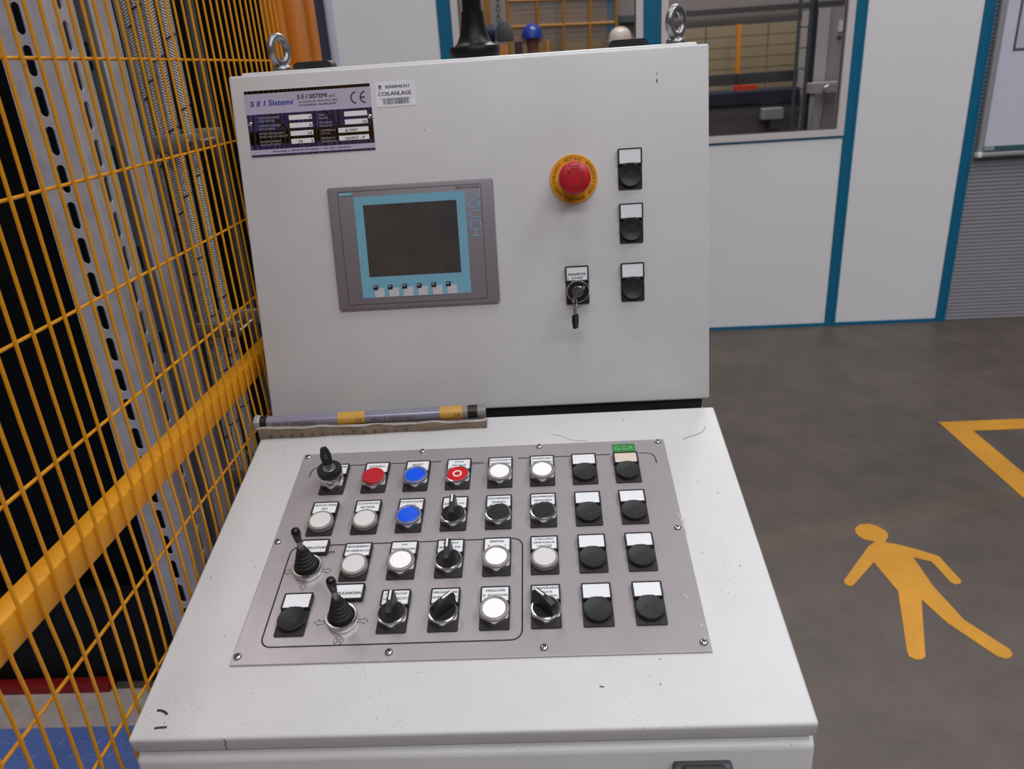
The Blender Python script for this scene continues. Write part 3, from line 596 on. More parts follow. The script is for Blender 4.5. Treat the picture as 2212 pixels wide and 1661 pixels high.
HG = Matrix.Translation((RG @ Vector((-0.0004, -0.0125, 0.0)))) @ Rz(0.95)      # hangs straight down from the ring
obj('second_bow', rbox(-0.0030, 0.0030, -0.0009, 0.0009, -0.0120, 0.0035, bevel=0.0006), STEEL, HG, kk)
bm = nb(); prism(bm, [(-0.0052, -0.0085), (0.0052, -0.0085), (0.0056, -0.0180), (0.0034, -0.0270), (-0.0034, -0.0270), (-0.0056, -0.0180)], -0.0022, 0.0022); bmesh.ops.bevel(bm, geom=list(bm.edges), offset=0.0008, segments=2, affect='EDGES')
obj('second_head', bm, KB, HG @ Rx(PI/2), kk)
# touch panel
M = DOOR @ T((-0.18721, 0.14478, 0)); HG1 = mat('panel_grey', (128, 121, 127), 0.42, var=0.03, vscale=20)
bm = rbox(0, 0.214, 0, 0.158, 0, 0.0062, bevel=0.0028); tp = obj('touch_panel', bm, HG1, M, upper, True); tag(tp, 'grey framed touch panel with a blue surround')
def px(x0, x1, y0, y1, z0, z1, bev=0): return rbox(x0+0.18721, x1+0.18721, y0-0.14478, y1-0.14478, z0, z1, bevel=bev)
bm = nb(); ring(bm, [(x+0.18721, y-0.14478) for x, y in ((-0.1735, 0.151), (0.0112, 0.151), (0.0112, 0.2968), (-0.1735, 0.2968))], [(x+0.18721, y-0.14478) for x, y in ((-0.1730, 0.1515), (0.0107, 0.1515), (0.0107, 0.2963), (-0.1730, 0.2963))], 0.006, 0.00635); obj('seam', bm, INK, M, tp)
PBLUE = mat('panel_blue', (118, 174, 197), 0.42, var=0.03, vscale=30)
obj('surround', px(-0.1535, -0.0100, 0.1595, 0.2893, 0.0060, 0.0065), PBLUE, M, tp)
SCR = mat('dark_screen', (74, 69, 67), 0.26, var=0.18, vscale=26, spec=0.4)
obj('screen', px(-0.1420, -0.0212, 0.1868, 0.2785, 0.0058, 0.0067), SCR, M, tp)
FK = mat('grey_function_key', (200, 195, 201), 0.4)
for i in range(6):
    x = -0.1372+i*0.0192
    kx = obj('function_key', px(x, x+0.0128, 0.1597, 0.1713, 0.0064, 0.0069, 0.0001), FK, M, tp); obj('key_tag', px(x-0.0012, x+0.0050, 0.1695, 0.1755, 0.0066, 0.0071), BLACK, M, tp)
    bm = nb(); text(bm, 'F%d' % (i+1), x+0.0014+0.18721, 0.1725-0.14478, 0.0021, 0.0031, 0.00725); flatobj('lettering', bm, WHITE, M, tp)
obj('maker_tag', px(-0.1722, -0.1545, 0.2912, 0.2955, 0.0060, 0.0065), mat('teal_tag', (44, 160, 175), 0.45), M, tp)
bm = nb(); text(bm, 'SIEMENS', -0.1634+0.18721, 0.2923-0.14478, 0.0022, 0.0156, 0.0067); flatobj('lettering', bm, WHITE, M, tp)
bm = nb(); text(bm, 'SIMATIC PANEL', 0.0098+0.18721, 0.2916-0.14478, 0.0033, 0.0310, 0.0064, align='R', bold=0.0); flatobj('lettering', bm, INK, M, tp)
bm = nb(); text(bm, 'TOUCH', 0, 0, 0.0158, 0.0570, 0.0, bold=0.0, align='L'); flatobj('lettering', bm, mat('blue_print', (122, 164, 194), 0.45), M @ T((-0.0065+0.18721, 0.2885-0.14478, 0.0064)) @ Rz(-PI/2), tp)
# rating plate
NW, NH = 0.16095, 0.07987
M = DOOR @ T((-0.28063, 0.34649, 0)); SIL = mat('lilac_silver_plate', (188, 182, 204), 0.04, metal=0.0); NBL = mat('gloss_black_print', (12, 12, 15), 0.015, spec=1.0, coat=0.0)
npl = obj('rating_plate', rbox(0, NW, 0, NH, 0, 0.0010, bevel=0.0002), SIL, M, upper); tag(npl, 'black and silver rating plate with white fields')
for i, (f0, f1) in enumerate(((0.0, 0.032), (0.105, 0.645), (0.950, 1.0))):
    obj('black_band', rbox(0.0004, NW-0.0004, NH*f0+0.0002, NH*f1-0.0002, 0.0009, 0.0011), NBL, M, npl)
FIELD = mat('white_field', (240, 238, 242), 0.4)
def field(fx0, fx1, fy0, fy1): obj('field', rbox(NW*fx0, NW*fx1, NH*(1-fy1), NH*(1-fy0), 0.00105, 0.00125), FIELD, M, npl)
for i in range(4): field(0.335, 0.518, 0.398+i*0.120, 0.472+i*0.120)
for i in range(2): field(0.776, 0.958, 0.398+i*0.120, 0.472+i*0.120)
for i in (2, 3): field(0.718, 0.958, 0.398+i*0.120, 0.472+i*0.120)
z = 0.0013; bm = nb()
text(bm, 'S E I', 0.040*NW, 0.765*NH, 0.0062, 0.0185, z, 'L', 0.03, shear=0.2); text(bm, 'Sistemi', 0.185*NW, 0.765*NH, 0.0066, 0.0310, z, 'L', 0.03, shear=0.2)
flatobj('lettering', bm, mat('deep_blue_print', (44, 54, 170), 0.4), M, npl)
bm = nb()
text(bm, 'S E I', 0.420*NW, 0.835*NH, 0.0050, 0.0125, z, 'L', 0.009); text(bm, 'SISTEMI', 0.515*NW, 0.835*NH, 0.0050, 0.0225, z, 'L', 0.009); text(bm, 's.r.l.', 0.672*NW, 0.835*NH, 0.0034, 0.0080, z, 'L', 0.01)
text(bm, 'Via Calamelli, 40 - 40026 IMOLA (BO)', 0.425*NW, 0.775*NH, 0.0021, 0.0500, z, 'L', 0.009); text(bm, 'Tel. 0542.640245 - Fax 0542.641018', 0.425*NW, 0.728*NH, 0.0021, 0.0480, z, 'L', 0.009)
strip(bm, arc(0.855*NW+0.0046, 0.800*NH, 0.0066, 95, 265, 14), 0.0014, z); strip(bm, arc(0.930*NW+0.0044, 0.800*NH, 0.0066, 95, 265, 14), 0.0014, z); strip(bm, [(0.930*NW-0.002, 0.800*NH), (0.930*NW+0.0036, 0.800*NH)], 0.0014, z)
text(bm, 'According to CENELEC EN 60204-1 / IEC 204-1 Standards', 0.49*NW, 0.052*NH, 0.0024, 0.1010, z, 'C', 0.01)
for i, s in enumerate(('V', 'A', 'kA', 'V')): text(bm, s, 0.512*NW, (1-0.465-i*0.120)*NH, 0.0036, None, z, 'R', 0.009)
text(bm, '24', 0.39*NW, (1-0.825)*NH, 0.0036, 0.0055, z, 'L', 0.009); text(bm, 'Hz', 0.952*NW, (1-0.585)*NH, 0.0036, None, z, 'R', 0.009)
text(bm, 'K1997', 0.775*NW, (1-0.705)*NH, 0.0037, 0.0150, z, 'L', 0.009); text(bm, '103957 - P', 0.77*NW, (1-0.825)*NH, 0.0037, 0.0245, z, 'L', 0.009)
flatobj('lettering', bm, INK, M, npl)
bm = nb()
for i, (s1, s2) in enumerate((('TENSIONE NOMINALE', 'RATED VOLTAGE'), ('CORRENTE NOMINALE', 'RATED CURRENT'), ('POTERE INTERRUZIONE', 'SHORT-CIRCUIT CAPACITY'), ('ALIM. SECONDARIA', 'ANCILLARY SUPPLY'))):
    text(bm, s1, 0.085*NW, (1-0.430-i*0.120)*NH, 0.0024, len(s1)*0.00168, z, 'L', 0.0); text(bm, s2, 0.085*NW, (1-0.478-i*0.120)*NH, 0.0024, len(s2)*0.00168, z, 'L', 0.0)
for i, (s1, s2) in enumerate((('FASI', 'PHASES'), ('FREQUENZA', 'FREQUENCY'), ('COMMESSA N.', 'JOB No.'), ('DISEGNO N.', 'DRAWING No.'))):
    text(bm, s1, 0.575*NW, (1-0.440-i*0.118)*NH, 0.0024, len(s1)*0.00182, z, 'L', 0.0); text(bm, s2, 0.575*NW, (1-0.488-i*0.118)*NH, 0.0024, len(s2)*0.00182, z, 'L', 0.0)
flatobj('lettering', bm, mat('grey_white_print', (176, 174, 182), 0.5), M, npl)
bm = nb(); lathe(bm, [(0.0030, 0), (0.0030, 0.0004), (0.0024, 0.0014), (0.0013, 0.0016), (0.0011, 0.0009)], 20); RIV = mesh('rivet', bm, CHROME, True, 60)
for x in (0.018*NW+0.001, NW*0.982-0.001): place(bpy.data.objects.new('rivet', RIV), M @ T((x, NH*0.505, 0.0010)), npl)
# barcode sticker
M = DOOR @ T((-0.11371, 0.39692, 0)); stk = obj('barcode_sticker', prism(nb(), rrect(0, 0.05034, 0, 0.02973, 0.0014), 0.0001, 0.0004), mat('white_sticker', (236, 234, 244), 0.4), M, upper); tag(stk, 'white barcode sticker lettered COILANLAGE')
bm = nb(); z = 0.0005
text(bm, '8500046351', 0.0130, 0.0218, 0.0036, 0.0300, z, 'L', 0.009); text(bm, 'COILANLAGE', 0.0035, 0.0132, 0.0046, 0.0415, z, 'L', 0.03)
strip(bm, [(0.0046, 0.0098), (0.0445, 0.0098)], 0.0003, z); x = 0.0082; random.seed(3)
while x < 0.0418:
    w = random.choice((0.0003, 0.0003, 0.0006, 0.0008)); flat(bm, [(x, 0.0028), (x+w, 0.0028), (x+w, 0.0095), (x, 0.0095)], z); x += w+random.choice((0.0003, 0.0005, 0.0007))
flat(bm, [(0.0042, 0.0246), (0.0080, 0.0246), (0.0080, 0.0258), (0.0042, 0.0258)], z); flat(bm, [(0.0044, 0.0212), (0.0053, 0.0212), (0.0053, 0.0240), (0.0044, 0.0240)], z); flat(bm, [(0.0069, 0.0212), (0.0078, 0.0212), (0.0078, 0.0240), (0.0069, 0.0240)], z); flat(bm, [(0.0052, 0.0243), (0.0061, 0.0222), (0.0070, 0.0243)], z); strip(bm, [(0.0044, 0.0200), (0.0058, 0.0203), (0.0078, 0.0199)], 0.0004, z)
flatobj('print', bm, INK, M, stk)
random.seed(11)
for i in range(22):
    x = random.uniform(-0.28, 0.28); y = random.uniform(0.01, 0.43); t = random.uniform(0, PI); l = random.uniform(0.0005, 0.0018); bm = nb()
    strip(bm, [(x, y), (x+l*math.cos(t), y+l*math.sin(t))], random.uniform(0.0003, 0.0007), 0.0002); flatobj('chip', bm, BURN, DOOR, upper)
bm = nb(); strip(bm, [(0.2365, 0.4170), (0.2366, 0.4125)], 0.0005, 0.0002); strip(bm, [(0.2365, 0.4085), (0.2360, 0.4060), (0.2368, 0.4045)], 0.0012, 0.0002); flatobj('chip', bm, BURN, DOOR, upper)

# ------------------------------------------------------------------ printed roll lying in the groove
TUBEX = DESK @ T((0, 0.4405, 0.0125))
rl = thing('printed_roll', 'thin taped roll with yellow and black printed bands in the groove below the door', 'roll', TUBEX @ Vector((-0.15, 0, -0.009)))
def cyl(x0, x1, r, n=20): return lathe(nb(), [(r, x0), (r, x1)], n)
AX = TUBEX @ Rz(0.012) @ Ry(PI/2)
obj('core', cyl(-0.305, 0.0005, 0.0088), mat('silver_lilac_wrap', (150, 148, 166), 0.25, metal=0.3, var=0.1, vscale=40), AX, rl, True)
YB = mat('amber_wrap', (206, 158, 72), 0.35, var=0.05, vscale=40)
for x0, x1, m_ in ((-0.302, -0.292, BLACK), (-0.196, -0.160, YB), (-0.060, -0.030, YB), (-0.023, -0.010, BLACK), (-0.030, -0.023, mat('grey_wrap', (140, 132, 124), 0.4)), (-0.010, -0.001, mat('grey_wrap', (140, 132, 124), 0.4))): obj('band', cyl(x0, x1, 0.0090), m_, AX, rl, True)
PW = mat('crumpled_film', (176, 166, 162), 0.25, spec=0.8, var=0.15, vscale=120, bump=0.6, bscale=150)
bm = nb(); lathe(bm, [(0.0095, -0.309), (0.0106, -0.306), (0.0096, -0.301)], 14, rad=lambda r, z, t: r*(1+0.08*math.sin(5*t))); obj('film_end', bm, PW, AX, rl, True)
bm = nb()
def wrapfn(x, y):
    return (x, y)
for s, x, w in (('DELTA DESCHALL', -0.283, 0.058), ('25', -0.172, 0.008), ('DELTA DESCHALL', -0.152, 0.060), ('25', -0.041, 0.008)):
    V, F, asp = glyphs(s, 0.0); h_ = 0.0042; base = len(bm.verts); vs = []
    for p, q_ in V:
        t = (0.0 + (q_-0.5)*h_/0.0091) + 0.30; vs.append(bm.verts.new((x+p*w, -0.00915*math.cos(t), 0.00915*math.sin(t))))
    for f in F:
        try: bm.faces.new([vs[i] for i in f])
        except ValueError: pass
obj('lettering', bm, mat('brown_violet_print', (88, 70, 78), 0.5), TUBEX @ Rz(0.012), rl)
cs = thing('cardboard_strip', 'creased brown cardboard strip lying in front of the printed roll', 'cardboard', DESK @ Vector((-0.15, 0.427, 0)))
CB = mat('brown_cardboard', (134, 116, 98), 0.7, var=0.18, vscale=70); bm = nb(); rows = []
for i in range(25):
    t = i/24; x = -0.300+0.302*t; hh = 0.0150-0.0060*t+0.0008*math.sin(9*t+1); v0 = 0.4165+0.004*t+0.0006*math.sin(23*t); d = 0.0125-0.004*t
    rows.append([bm.verts.new(v) for v in ((x, v0, 0.0004), (x, v0-0.0006, hh*0.55), (x, v0+0.002, hh), (x, v0+d*0.5, hh*0.93), (x, v0+d, hh*0.8), (x, v0+d, 0.0004))])
for p, q_ in zip(rows, rows[1:]):
    for i in range(6): bm.faces.new((p[i], p[(i+1) % 6], q_[(i+1) % 6], q_[i]))
bm.faces.new(rows[0][::-1]); bm.faces.new(rows[-1]); obj('strip', bm, CB, DESK, cs, True, 60)
bm = nb(); path = [(-0.303+0.307*i/30, 0.4190+0.0045*(i/30)+0.0012*math.sin(i*0.9), 0.0160-0.0066*(i/30)+0.0006*math.sin(i*1.7)) for i in range(31)]
tube(bm, path, [0.0011+0.0009*abs(math.sin(i*0.6)) for i in range(31)], 7); obj('film_fold', bm, PW, DESK, cs, True)
bm = nb()
for i, s in enumerate(('50', '31', '00', '660', '110', '1110', '113', '1140', '1170', '2210', '550', '2210', '2310', '2607')):
    V, F, asp = glyphs(s, 0.0); x = -0.286+i*0.0139; vs = []; w = 0.0062; h_ = 0.0032
    for p, q_ in V: vs.append(bm.verts.new((x+(1-q_)*h_, 0.41565+0.004*((x+0.3)/0.302)-0.0004, 0.0022+p*w*0.85)))
    for f in F:
        try: bm.faces.new([vs[k_] for k_ in f])
        except ValueError: pass
obj('handwriting', bm, INK, DESK, cs)

# ------------------------------------------------------------------ safety fence on the left
FY = mat('fence_yellow', (222, 148, 12), 0.42, var=0.08, vscale=10, specks=0.3, sscale=150, speck_rgb=(120, 70, 20))
FO = mat('fence_orange_yellow', (190, 106, 0), 0.42, var=0.08, vscale=8)
FX = -0.318
fence = thing('mesh_fence', 'yellow welded wire mesh safety fence standing beside the desk', 'fence', (FX, 0.3, 0))
y = 0.137-0.0219*54
i = 0
while y < 0.85:
    bx = [(0, 2.02), (0, 1.30), (0.0008, 1.19), (0.0012, 1.165), (0.0012, 1.145), (0.0026, 1.11), (0.0022, 1.05), (0.0005, 0.985), (0.0016, 0.93), (0, 0.85), (0, 0.10)]
    jit = random.uniform(-0.0006, 0.0006)
    tube_p = [(FX+dx+random.uniform(-0.0003, 0.0003), y+jit, z) for dx, z in bx]
    obj('vertical_wire', tube(nb(), tube_p, 0.00155, 8), FY, None, fence, True); y += 0.0219
for z in (1.96, 1.86, 1.76, 1.66, 1.558, 1.4575, 1.3555, 1.251, 1.086, 0.992, 0.892, 0.792, 0.692, 0.592, 0.492, 0.392, 0.292, 0.192, 0.112):
    obj('cross_wire', tube(nb(), [(FX-0.0030, -1.06, z+0.001), (FX-0.0030, 0.86, z-0.001)], 0.00155, 8), FY, None, fence, True)
obj('rail', rbox(FX-0.0245, FX-0.0015, -1.07, 0.87, 1.1475, 1.1765, bevel=0.003), FY, None, fence, True)
obj('end_frame', rbox(FX-0.028, FX+0.0, -1.095, -1.067, 0.1, 2.03, bevel=0.003), FO, None, fence, True)
obj('end_frame', rbox(FX-0.028, FX+0.0, 0.862, 0.890, 0.1, 2.03, bevel=0.003), FO, None, fence, True)
post = thing('fence_post', 'orange yellow square post at the far end of the mesh fence', 'post', (FX-0.01, 0.95, 0))
obj('shaft', rbox(FX-0.045, FX+0.012, 0.900, 0.960, 0.0, 2.1, bevel=0.005), FO, None, post, True)
obj('foot_plate', rbox(FX-0.09, FX+0.055, 0.86, 1.0, 0.0, 0.01), FO, None, post)
obj('clamp_bar', rbox(FX-0.02, FX+0.008, 0.9605, 0.985, 0.2, 2.0, bevel=0.002), FO, None, post)
fence2 = obj('gate_frame', rbox(FX-0.03, FX+0.014, 0.995, 1.035, 0.1, 2.05, bevel=0.004), FO, None, None, True); tag(fence2, 'second orange yellow upright just behind the fence post', 'post')

# ------------------------------------------------------------------ machinery behind the fence
GALV = mat('galvanised_steel', (196, 190, 194), 0.5, metal=0.15, var=0.16, vscale=26, bump=0.1, bscale=90); GALVD = mat('dull_galvanised_steel', (122, 122, 128), 0.5, metal=0.15, var=0.14, vscale=18)
def slotted(bm, w, z0, z1, sw, sh, pitch, ph, t):
    """plate in local xz (thickness along +y), with vertical slots"""
    def pr(pts):
        lo = [bm.verts.new((x, 0, z)) for x, z in pts]; hi = [bm.verts.new((x, t, z)) for x, z in pts]; n = len(pts)
        bm.faces.new(lo); bm.faces.new(hi[::-1])
        for i in range(n): bm.faces.new((lo[i], hi[i], hi[(i+1) % n], lo[(i+1) % n]))
    pr([(0, z0), ((w-sw)/2, z0), ((w-sw)/2, z1), (0, z1)]); pr([((w+sw)/2, z0), (w, z0), (w, z1), ((w+sw)/2, z1)])
    zc = ph - math.floor((ph-z0)/pitch)*pitch; cx = w/2; r = sw/2; prev = z0; first = True
    while zc+sh/2 < z1:
        top = [(cx-r*math.cos(k_*PI/8), zc-sh/2+r-r*math.sin(k_*PI/8)) for k_ in range(9)][::-1]
        if first: pr([(cx-r, z0), (cx+r, z0)] + top); first = False
        else:
            bot = [(cx-r*math.cos(k_*PI/8), prev+sh/2-r+r*math.sin(k_*PI/8)) for k_ in range(9)]
            pr(bot + top)
        prev = zc; zc += pitch
    bot = [(cx-r*math.cos(k_*PI/8), prev+sh/2-r+r*math.sin(k_*PI/8)) for k_ in range(9)]; pr(bot + [(cx+r, z1), (cx-r, z1)])
    return bm
up1 = thing('slotted_upright', 'broad galvanised steel upright with long slots behind the fence', 'upright', (-0.56, 0.6, 0))
obj('front_face', slotted(nb(), 0.074, 0, 2.6, 0.0125, 0.038, 0.050, 1.622, 0.003), GALV, T((-0.604, 0.57, 0)), up1)
obj('side_face', slotted(nb(), 0.066, 0, 2.6, 0.0120, 0.038, 0.050, 1.600, 0.003), GALV, T((-0.5285, 0.574, 0)) @ Rz(PI/2), up1)
obj('corner', lathe(nb(), [(0.0045, 0), (0.0045, 2.6)], 12, off=(-0.5330, 0.5745, 0)), GALV, None, up1, True)
obj('back_face', rbox(-0.604, -0.530, 0.638, 0.641, 0, 2.6), GALVD, None, up1)
up2 = thing('cable_duct', 'dull grey steel cable duct upright next to the slotted upright', 'upright', (-0.56, 0.70, 0))
obj('front_face', rbox(-0.570, -0.5245, 0.668, 0.671, 0, 2.6), GALVD, None, up2); obj('side_face', rbox(-0.5270, -0.5240, 0.671, 0.735, 0, 2.6, bevel=0.001), GALV, None, up2)
obj('lip', slotted(nb(), 0.022, 0, 2.6, 0.005, 0.034, 0.048, 1.60, 0.002), GALVD, T((-0.5240, 0.742, 0)) @ Rz(PI/2), up2)
for z in (1.56, 1.42, 1.27, 1.13, 0.98): obj('notch', rbox(-0.548, -0.538, 0.6665, 0.6690, z, z+0.035), mat('notch_dark', (40, 40, 44), 0.6), None, up2)
# braided hoses
def braid(name, rgb, metal):
    m = mat(name, rgb, 0.3, metal=metal); nt = m.node_tree; N = nt.nodes; L = nt.links; p = N['Principled BSDF']
    tc = N.new('ShaderNodeTexCoord'); mp = N.new('ShaderNodeMapping'); mp.inputs['Scale'].default_value = (1, 1, 1); L.new(tc.outputs['UV'], mp.inputs[0])
    sp = N.new('ShaderNodeSeparateXYZ'); L.new(mp.outputs[0], sp.inputs[0])
    def mt(op, a_, b_):
        n = N.new('ShaderNodeMath'); n.operation = op
        for i, v in enumerate((a_, b_)):
            if v is None: continue
            if isinstance(v, (int, float)): n.inputs[i].default_value = v
            else: L.new(v, n.inputs[i])
        return n.outputs[0]
    # two crossing helices of strands
    s1 = mt('SINE', mt('MULTIPLY', mt('ADD', mt('MULTIPLY', sp.outputs[0], 8.0), mt('MULTIPLY', sp.outputs[1], 230.0)), 6.2832), None)
    s2 = mt('SINE', mt('MULTIPLY', mt('SUBTRACT', mt('MULTIPLY', sp.outputs[0], 8.0), mt('MULTIPLY', sp.outputs[1], 230.0)), 6.2832), None)
    h = mt('MAXIMUM', s1, s2); bn = N.new('ShaderNodeBump'); bn.inputs['Strength'].default_value = 1.0; bn.inputs['Distance'].default_value = 0.0010; L.new(h, bn.inputs['Height']); L.new(bn.outputs[0], p.inputs['Normal'])
    base = p.inputs['Base Color'].links[0].from_socket; r = N.new('ShaderNodeMapRange'); r.inputs[1].default_value = -0.6; r.inputs[2].default_value = 0.9; r.inputs[3].default_value = 0.35; r.inputs[4].default_value = 1.1; L.new(h, r.inputs[0])
    x = N.new('ShaderNodeMix'); x.data_type = 'RGBA'; x.blend_type = 'MULTIPLY'; x.inputs[0].default_value = 1; L.new(base, x.inputs[6]); L.new(r.outputs[0], x.inputs[7]); L.new(x.outputs[2], p.inputs['Base Color'])
    return m
BR = braid('steel_braid', (205, 200, 196), 0.55)
def uvtube(path, r, n=14):
    bm = nb(); tube(bm, path, r, n, False); uv = bm.loops.layers.uv.new('UV'); bm.faces.ensure_lookup_table(); lens = [0]
    for p, q_ in zip(path, path[1:]): lens.append(lens[-1]+(Vector(q_)-Vector(p)).length)
    for fi, f in enumerate(bm.faces):
        row, k_ = divmod(fi, n)
        for lp, (u, v) in zip(f.loops, ((k_/n, lens[row]), ((k_+1)/n, lens[row]), ((k_+1)/n, lens[row+1]), (k_/n, lens[row+1]))): lp[uv].uv = (u, v)
    return bm
NAVY = mat('navy_tracer', (24, 26, 74), 0.5)
HX = ((-0.5405, 0.798, 'first braided steel hose, the one nearest the cable duct'), (-0.5205, 0.806, 'second braided steel hose from the cable duct'), (-0.5000, 0.799, 'third braided steel hose from the cable duct'), (-0.4795, 0.808, 'fourth braided steel hose, nearest the conduit pipe'))
for i, (x, y, lab) in enumerate(HX):
    path = [(x+0.0012*math.sin(z*2.1)+0.018*(z-1.655), y+0.0012*math.cos(z*1.7+i), z) for z in [k_*0.08 for k_ in range(33)]]
    hs = thing('braided_hose', lab, 'hose', (path[0][0], path[0][1], 0), 'braided hoses behind the fence')
    bm = uvtube(path, 0.0093); obj('braid', bm, BR, None, hs, True, 80)
    for k_ in range(18):
        z = 0.25+k_*0.105+0.03*i; j = min(31, int(z/0.08)); t = (z-j*0.08)/0.08; c_ = Vector(path[j]).lerp(Vector(path[j+1]), t)
        pts = [(c_.x+0.0095*math.cos(q_), c_.y+0.0095*math.sin(q_), c_.z+0.004*(q_+PI/2)) for q_ in [-PI*0.75+s_*PI/12 for s_ in range(13)]]
        obj('tracer_mark', tube(nb(), pts, 0.0011, 5), NAVY, None, hs, True)
CLP = mat('grey_cast_clamp', (120, 114, 108), 0.5, metal=0.25, var=0.15, vscale=50)
for z, lab in ((1.445, 'upper grey hose clamp block behind the fence'), (1.130, 'middle grey hose clamp block behind the fence'), (0.84, 'lower grey hose clamp block behind the fence')):
    cl = thing('hose_clamp', lab, 'clamp', (-0.5, 0.77, z), 'hose clamps behind the fence')
    obj('front_half', rbox(-0.574, -0.452, 0.766, 0.779, z-0.014, z+0.014, bevel=0.004), CLP, None, cl, True); obj('back_half', rbox(-0.566, -0.44, 0.822, 0.84, z-0.010, z+0.018, bevel=0.004), CLP, None, cl, True)
    for x in (-0.466, -0.446): obj('bolt', lathe(nb(), [(0.0045, 0), (0.0045, 0.006), (0.003, 0.006), (0.003, 0.075)], 10), STEEL, T((x, 0.752, z+0.002)) @ Rx(-PI/2), cl, True)
tag(obj('conduit_pipe', lathe(nb(), [(0.008, 0), (0.008, 2.6)], 14), mat('grey_conduit', (92, 90, 90), 0.45), T((-0.478, 0.90, 0)), None, True), 'thin grey conduit pipe to the right of the braided hoses', 'pipe')
# black tarpaulin, red kerb, blue tread plate
TARP = mat('black_tarpaulin', (18, 20, 20), 0.5, var=0.15, vscale=3, spec=0.3)
bm = nb(); nx = 60; rows = []
for z in [k_*0.13 for k_ in range(21)]:
    rows.append([bm.verts.new((-2.6+2.2*i/nx, 1.20+0.018*math.sin(i*0.9+z*1.2)+0.010*math.sin(i*0.37-z*2.3), z)) for i in range(nx+1)])
for p, q_ in zip(rows, rows[1:]):
    for i in range(nx): bm.faces.new((p[i], p[i+1], q_[i+1], q_[i]))
bmesh.ops.solidify(bm, geom=list(bm.faces), thickness=0.003)
tag(obj('tarpaulin', bm, TARP, None, None, True, 80), 'black tarpaulin hanging behind the machine uprights', 'tarpaulin')
tag(obj('red_kerb', rbox(-2.6, -1.165, 1.088, 1.125, 0.0, 0.028, bevel=0.004), mat('red_paint', (128, 12, 16), 0.5, var=0.1, vscale=10), T((0, 0, 0)), None, True), 'red painted kerb at the foot of the tarpaulin', 'kerb')
tag(obj('machine_base', rbox(-2.6, -0.42, 1.13, 1.17, 0.0, 0.30, bevel=0.004), mat('black_base_steel', (19, 20, 21), 0.6, var=0.2, vscale=8, spec=0.2), None, None, True), 'black steel base along the foot of the tarpaulin', 'machine base')
BP = mat('blue_tread_paint', (100, 124, 190), 0.34, var=0.14, vscale=9, specks=0.4, sscale=70, speck_rgb=(36, 44, 80))
tpl = thing('tread_plate', 'blue painted steel tread plate on the floor behind the fence', 'floor plate', (-1.4, 0.5, 0))
obj('plate', rbox(-2.6, -0.36, -0.4, 0.966, 0.0005, 0.008, bevel=0.001), BP, None, tpl)
bm = nb()
for i in range(40):
    for j in range(22):
        x = -2.3+i*0.05; y = 0.02+j*0.043; t = PI/4 if (i+j) % 2 else -PI/4; t += PI/8; c_, s_ = math.cos(t), math.sin(t)
        out = [(-0.016, 0), (-0.006, -0.0045), (0.006, -0.0045), (0.016, 0), (0.006, 0.0045), (-0.006, 0.0045)]
        lo = [bm.verts.new((x+px_*c_-py_*s_, y+px_*s_+py_*c_, 0.008)) for px_, py_ in out]; hi = [bm.verts.new((x+0.55*(px_*c_-py_*s_), y+0.55*(px_*s_+py_*c_), 0.0118)) for px_, py_ in out]
        bm.faces.new(hi)
        for k_ in range(6): bm.faces.new((lo[k_], lo[(k_+1) % 6], hi[(k_+1) % 6], hi[k_]))
tag(obj('raised_pattern', bm, BP, None, tpl, True, 60), kind='stuff')
tag(obj('concrete_apron', rbox(-2.6, -0.36, 0.968, 1.10, 0.0002, 0.004), mat('pale_concrete', (188, 174, 169), 0.7, var=0.2, vscale=20)), 'strip of pale concrete between blue tread plate and red kerb', 'floor strip')

# ------------------------------------------------------------------ hall seen through the cabin windows
HW = mat('far_wall_grey', (138, 128, 128), 0.7, var=0.04, vscale=1.0)
tag(obj('wall_far', rbox(-6, 9, 10.6, 10.8, 0, 6.0), HW), 'grey far hall wall', kind='structure')
def far(x, z, y0, y1): k_ = (y1+0.4877)/(y0+0.4877); return (0.0878+(x-0.0878)*k_, 1.5284+(z-1.5284)*k_)
def fbox(name, x0, x1, z0, z1, y, d, m, par=None, ref=8.0, bev=0.0):
    (a0, c0), (a1, c1) = far(x0, z0, ref, y), far(x1, z1, ref, y); return obj(name, rbox(a0, a1, y, y+d, c0, c1, bevel=bev), m, None, par)
DG = mat('dark_grey_steel', (66, 64, 66), 0.5, var=0.06, vscale=3); SL = mat('slate_blue_steel', (74, 84, 92), 0.5); NV = mat('navy_machine', (26, 30, 50), 0.5)
BEI = mat('beige_infill', (156, 140, 114), 0.6, var=0.05, vscale=2); FYM = mat('ochre_frame', (160, 112, 40), 0.5); MW = mat('mesh_wire_ochre', (140, 108, 64), 0.6); ORG = mat('orange_paint', (226, 140, 24), 0.5)
tag(fbox('crash_rail', 1.35, 4.0, 1.858, 1.905, 10.4, 0.12, DG), 'dark horizontal rail across the far wall', 'rail')
gp = thing('beige_guard', 'beige guard wall behind the right cabin window', 'guard', (2.6, 9.6, 0))
for i in range(4): fbox('panel', 1.2+i*0.62, 1.2+(i+1)*0.62-0.012, 0.235, 1.746, 9.5, 0.03, BEI, gp)
for z in (1.645, 1.545, 1.445, 1.345): fbox('groove', 1.2, 3.7, z, z+0.004, 9.497, 0.006, MW, gp)
tag(fbox('orange_stanchion', 2.127, 2.168, 0.191, 1.754, 9.2, 0.05, ORG), 'orange upright in front of the beige guard wall', 'post')
bmx = thing('machine_beam', 'dark grey machine beam crossing behind the right cabin window', 'beam', (2.6, 8.6, 0))
fbox('beam', 1.20, 3.6, 1.186, 1.290, 8.7, 0.25, DG, bmx); fbox('bracket', 2.15, 2.20, 1.165, 1.290, 8.64, 0.06, DG, bmx)
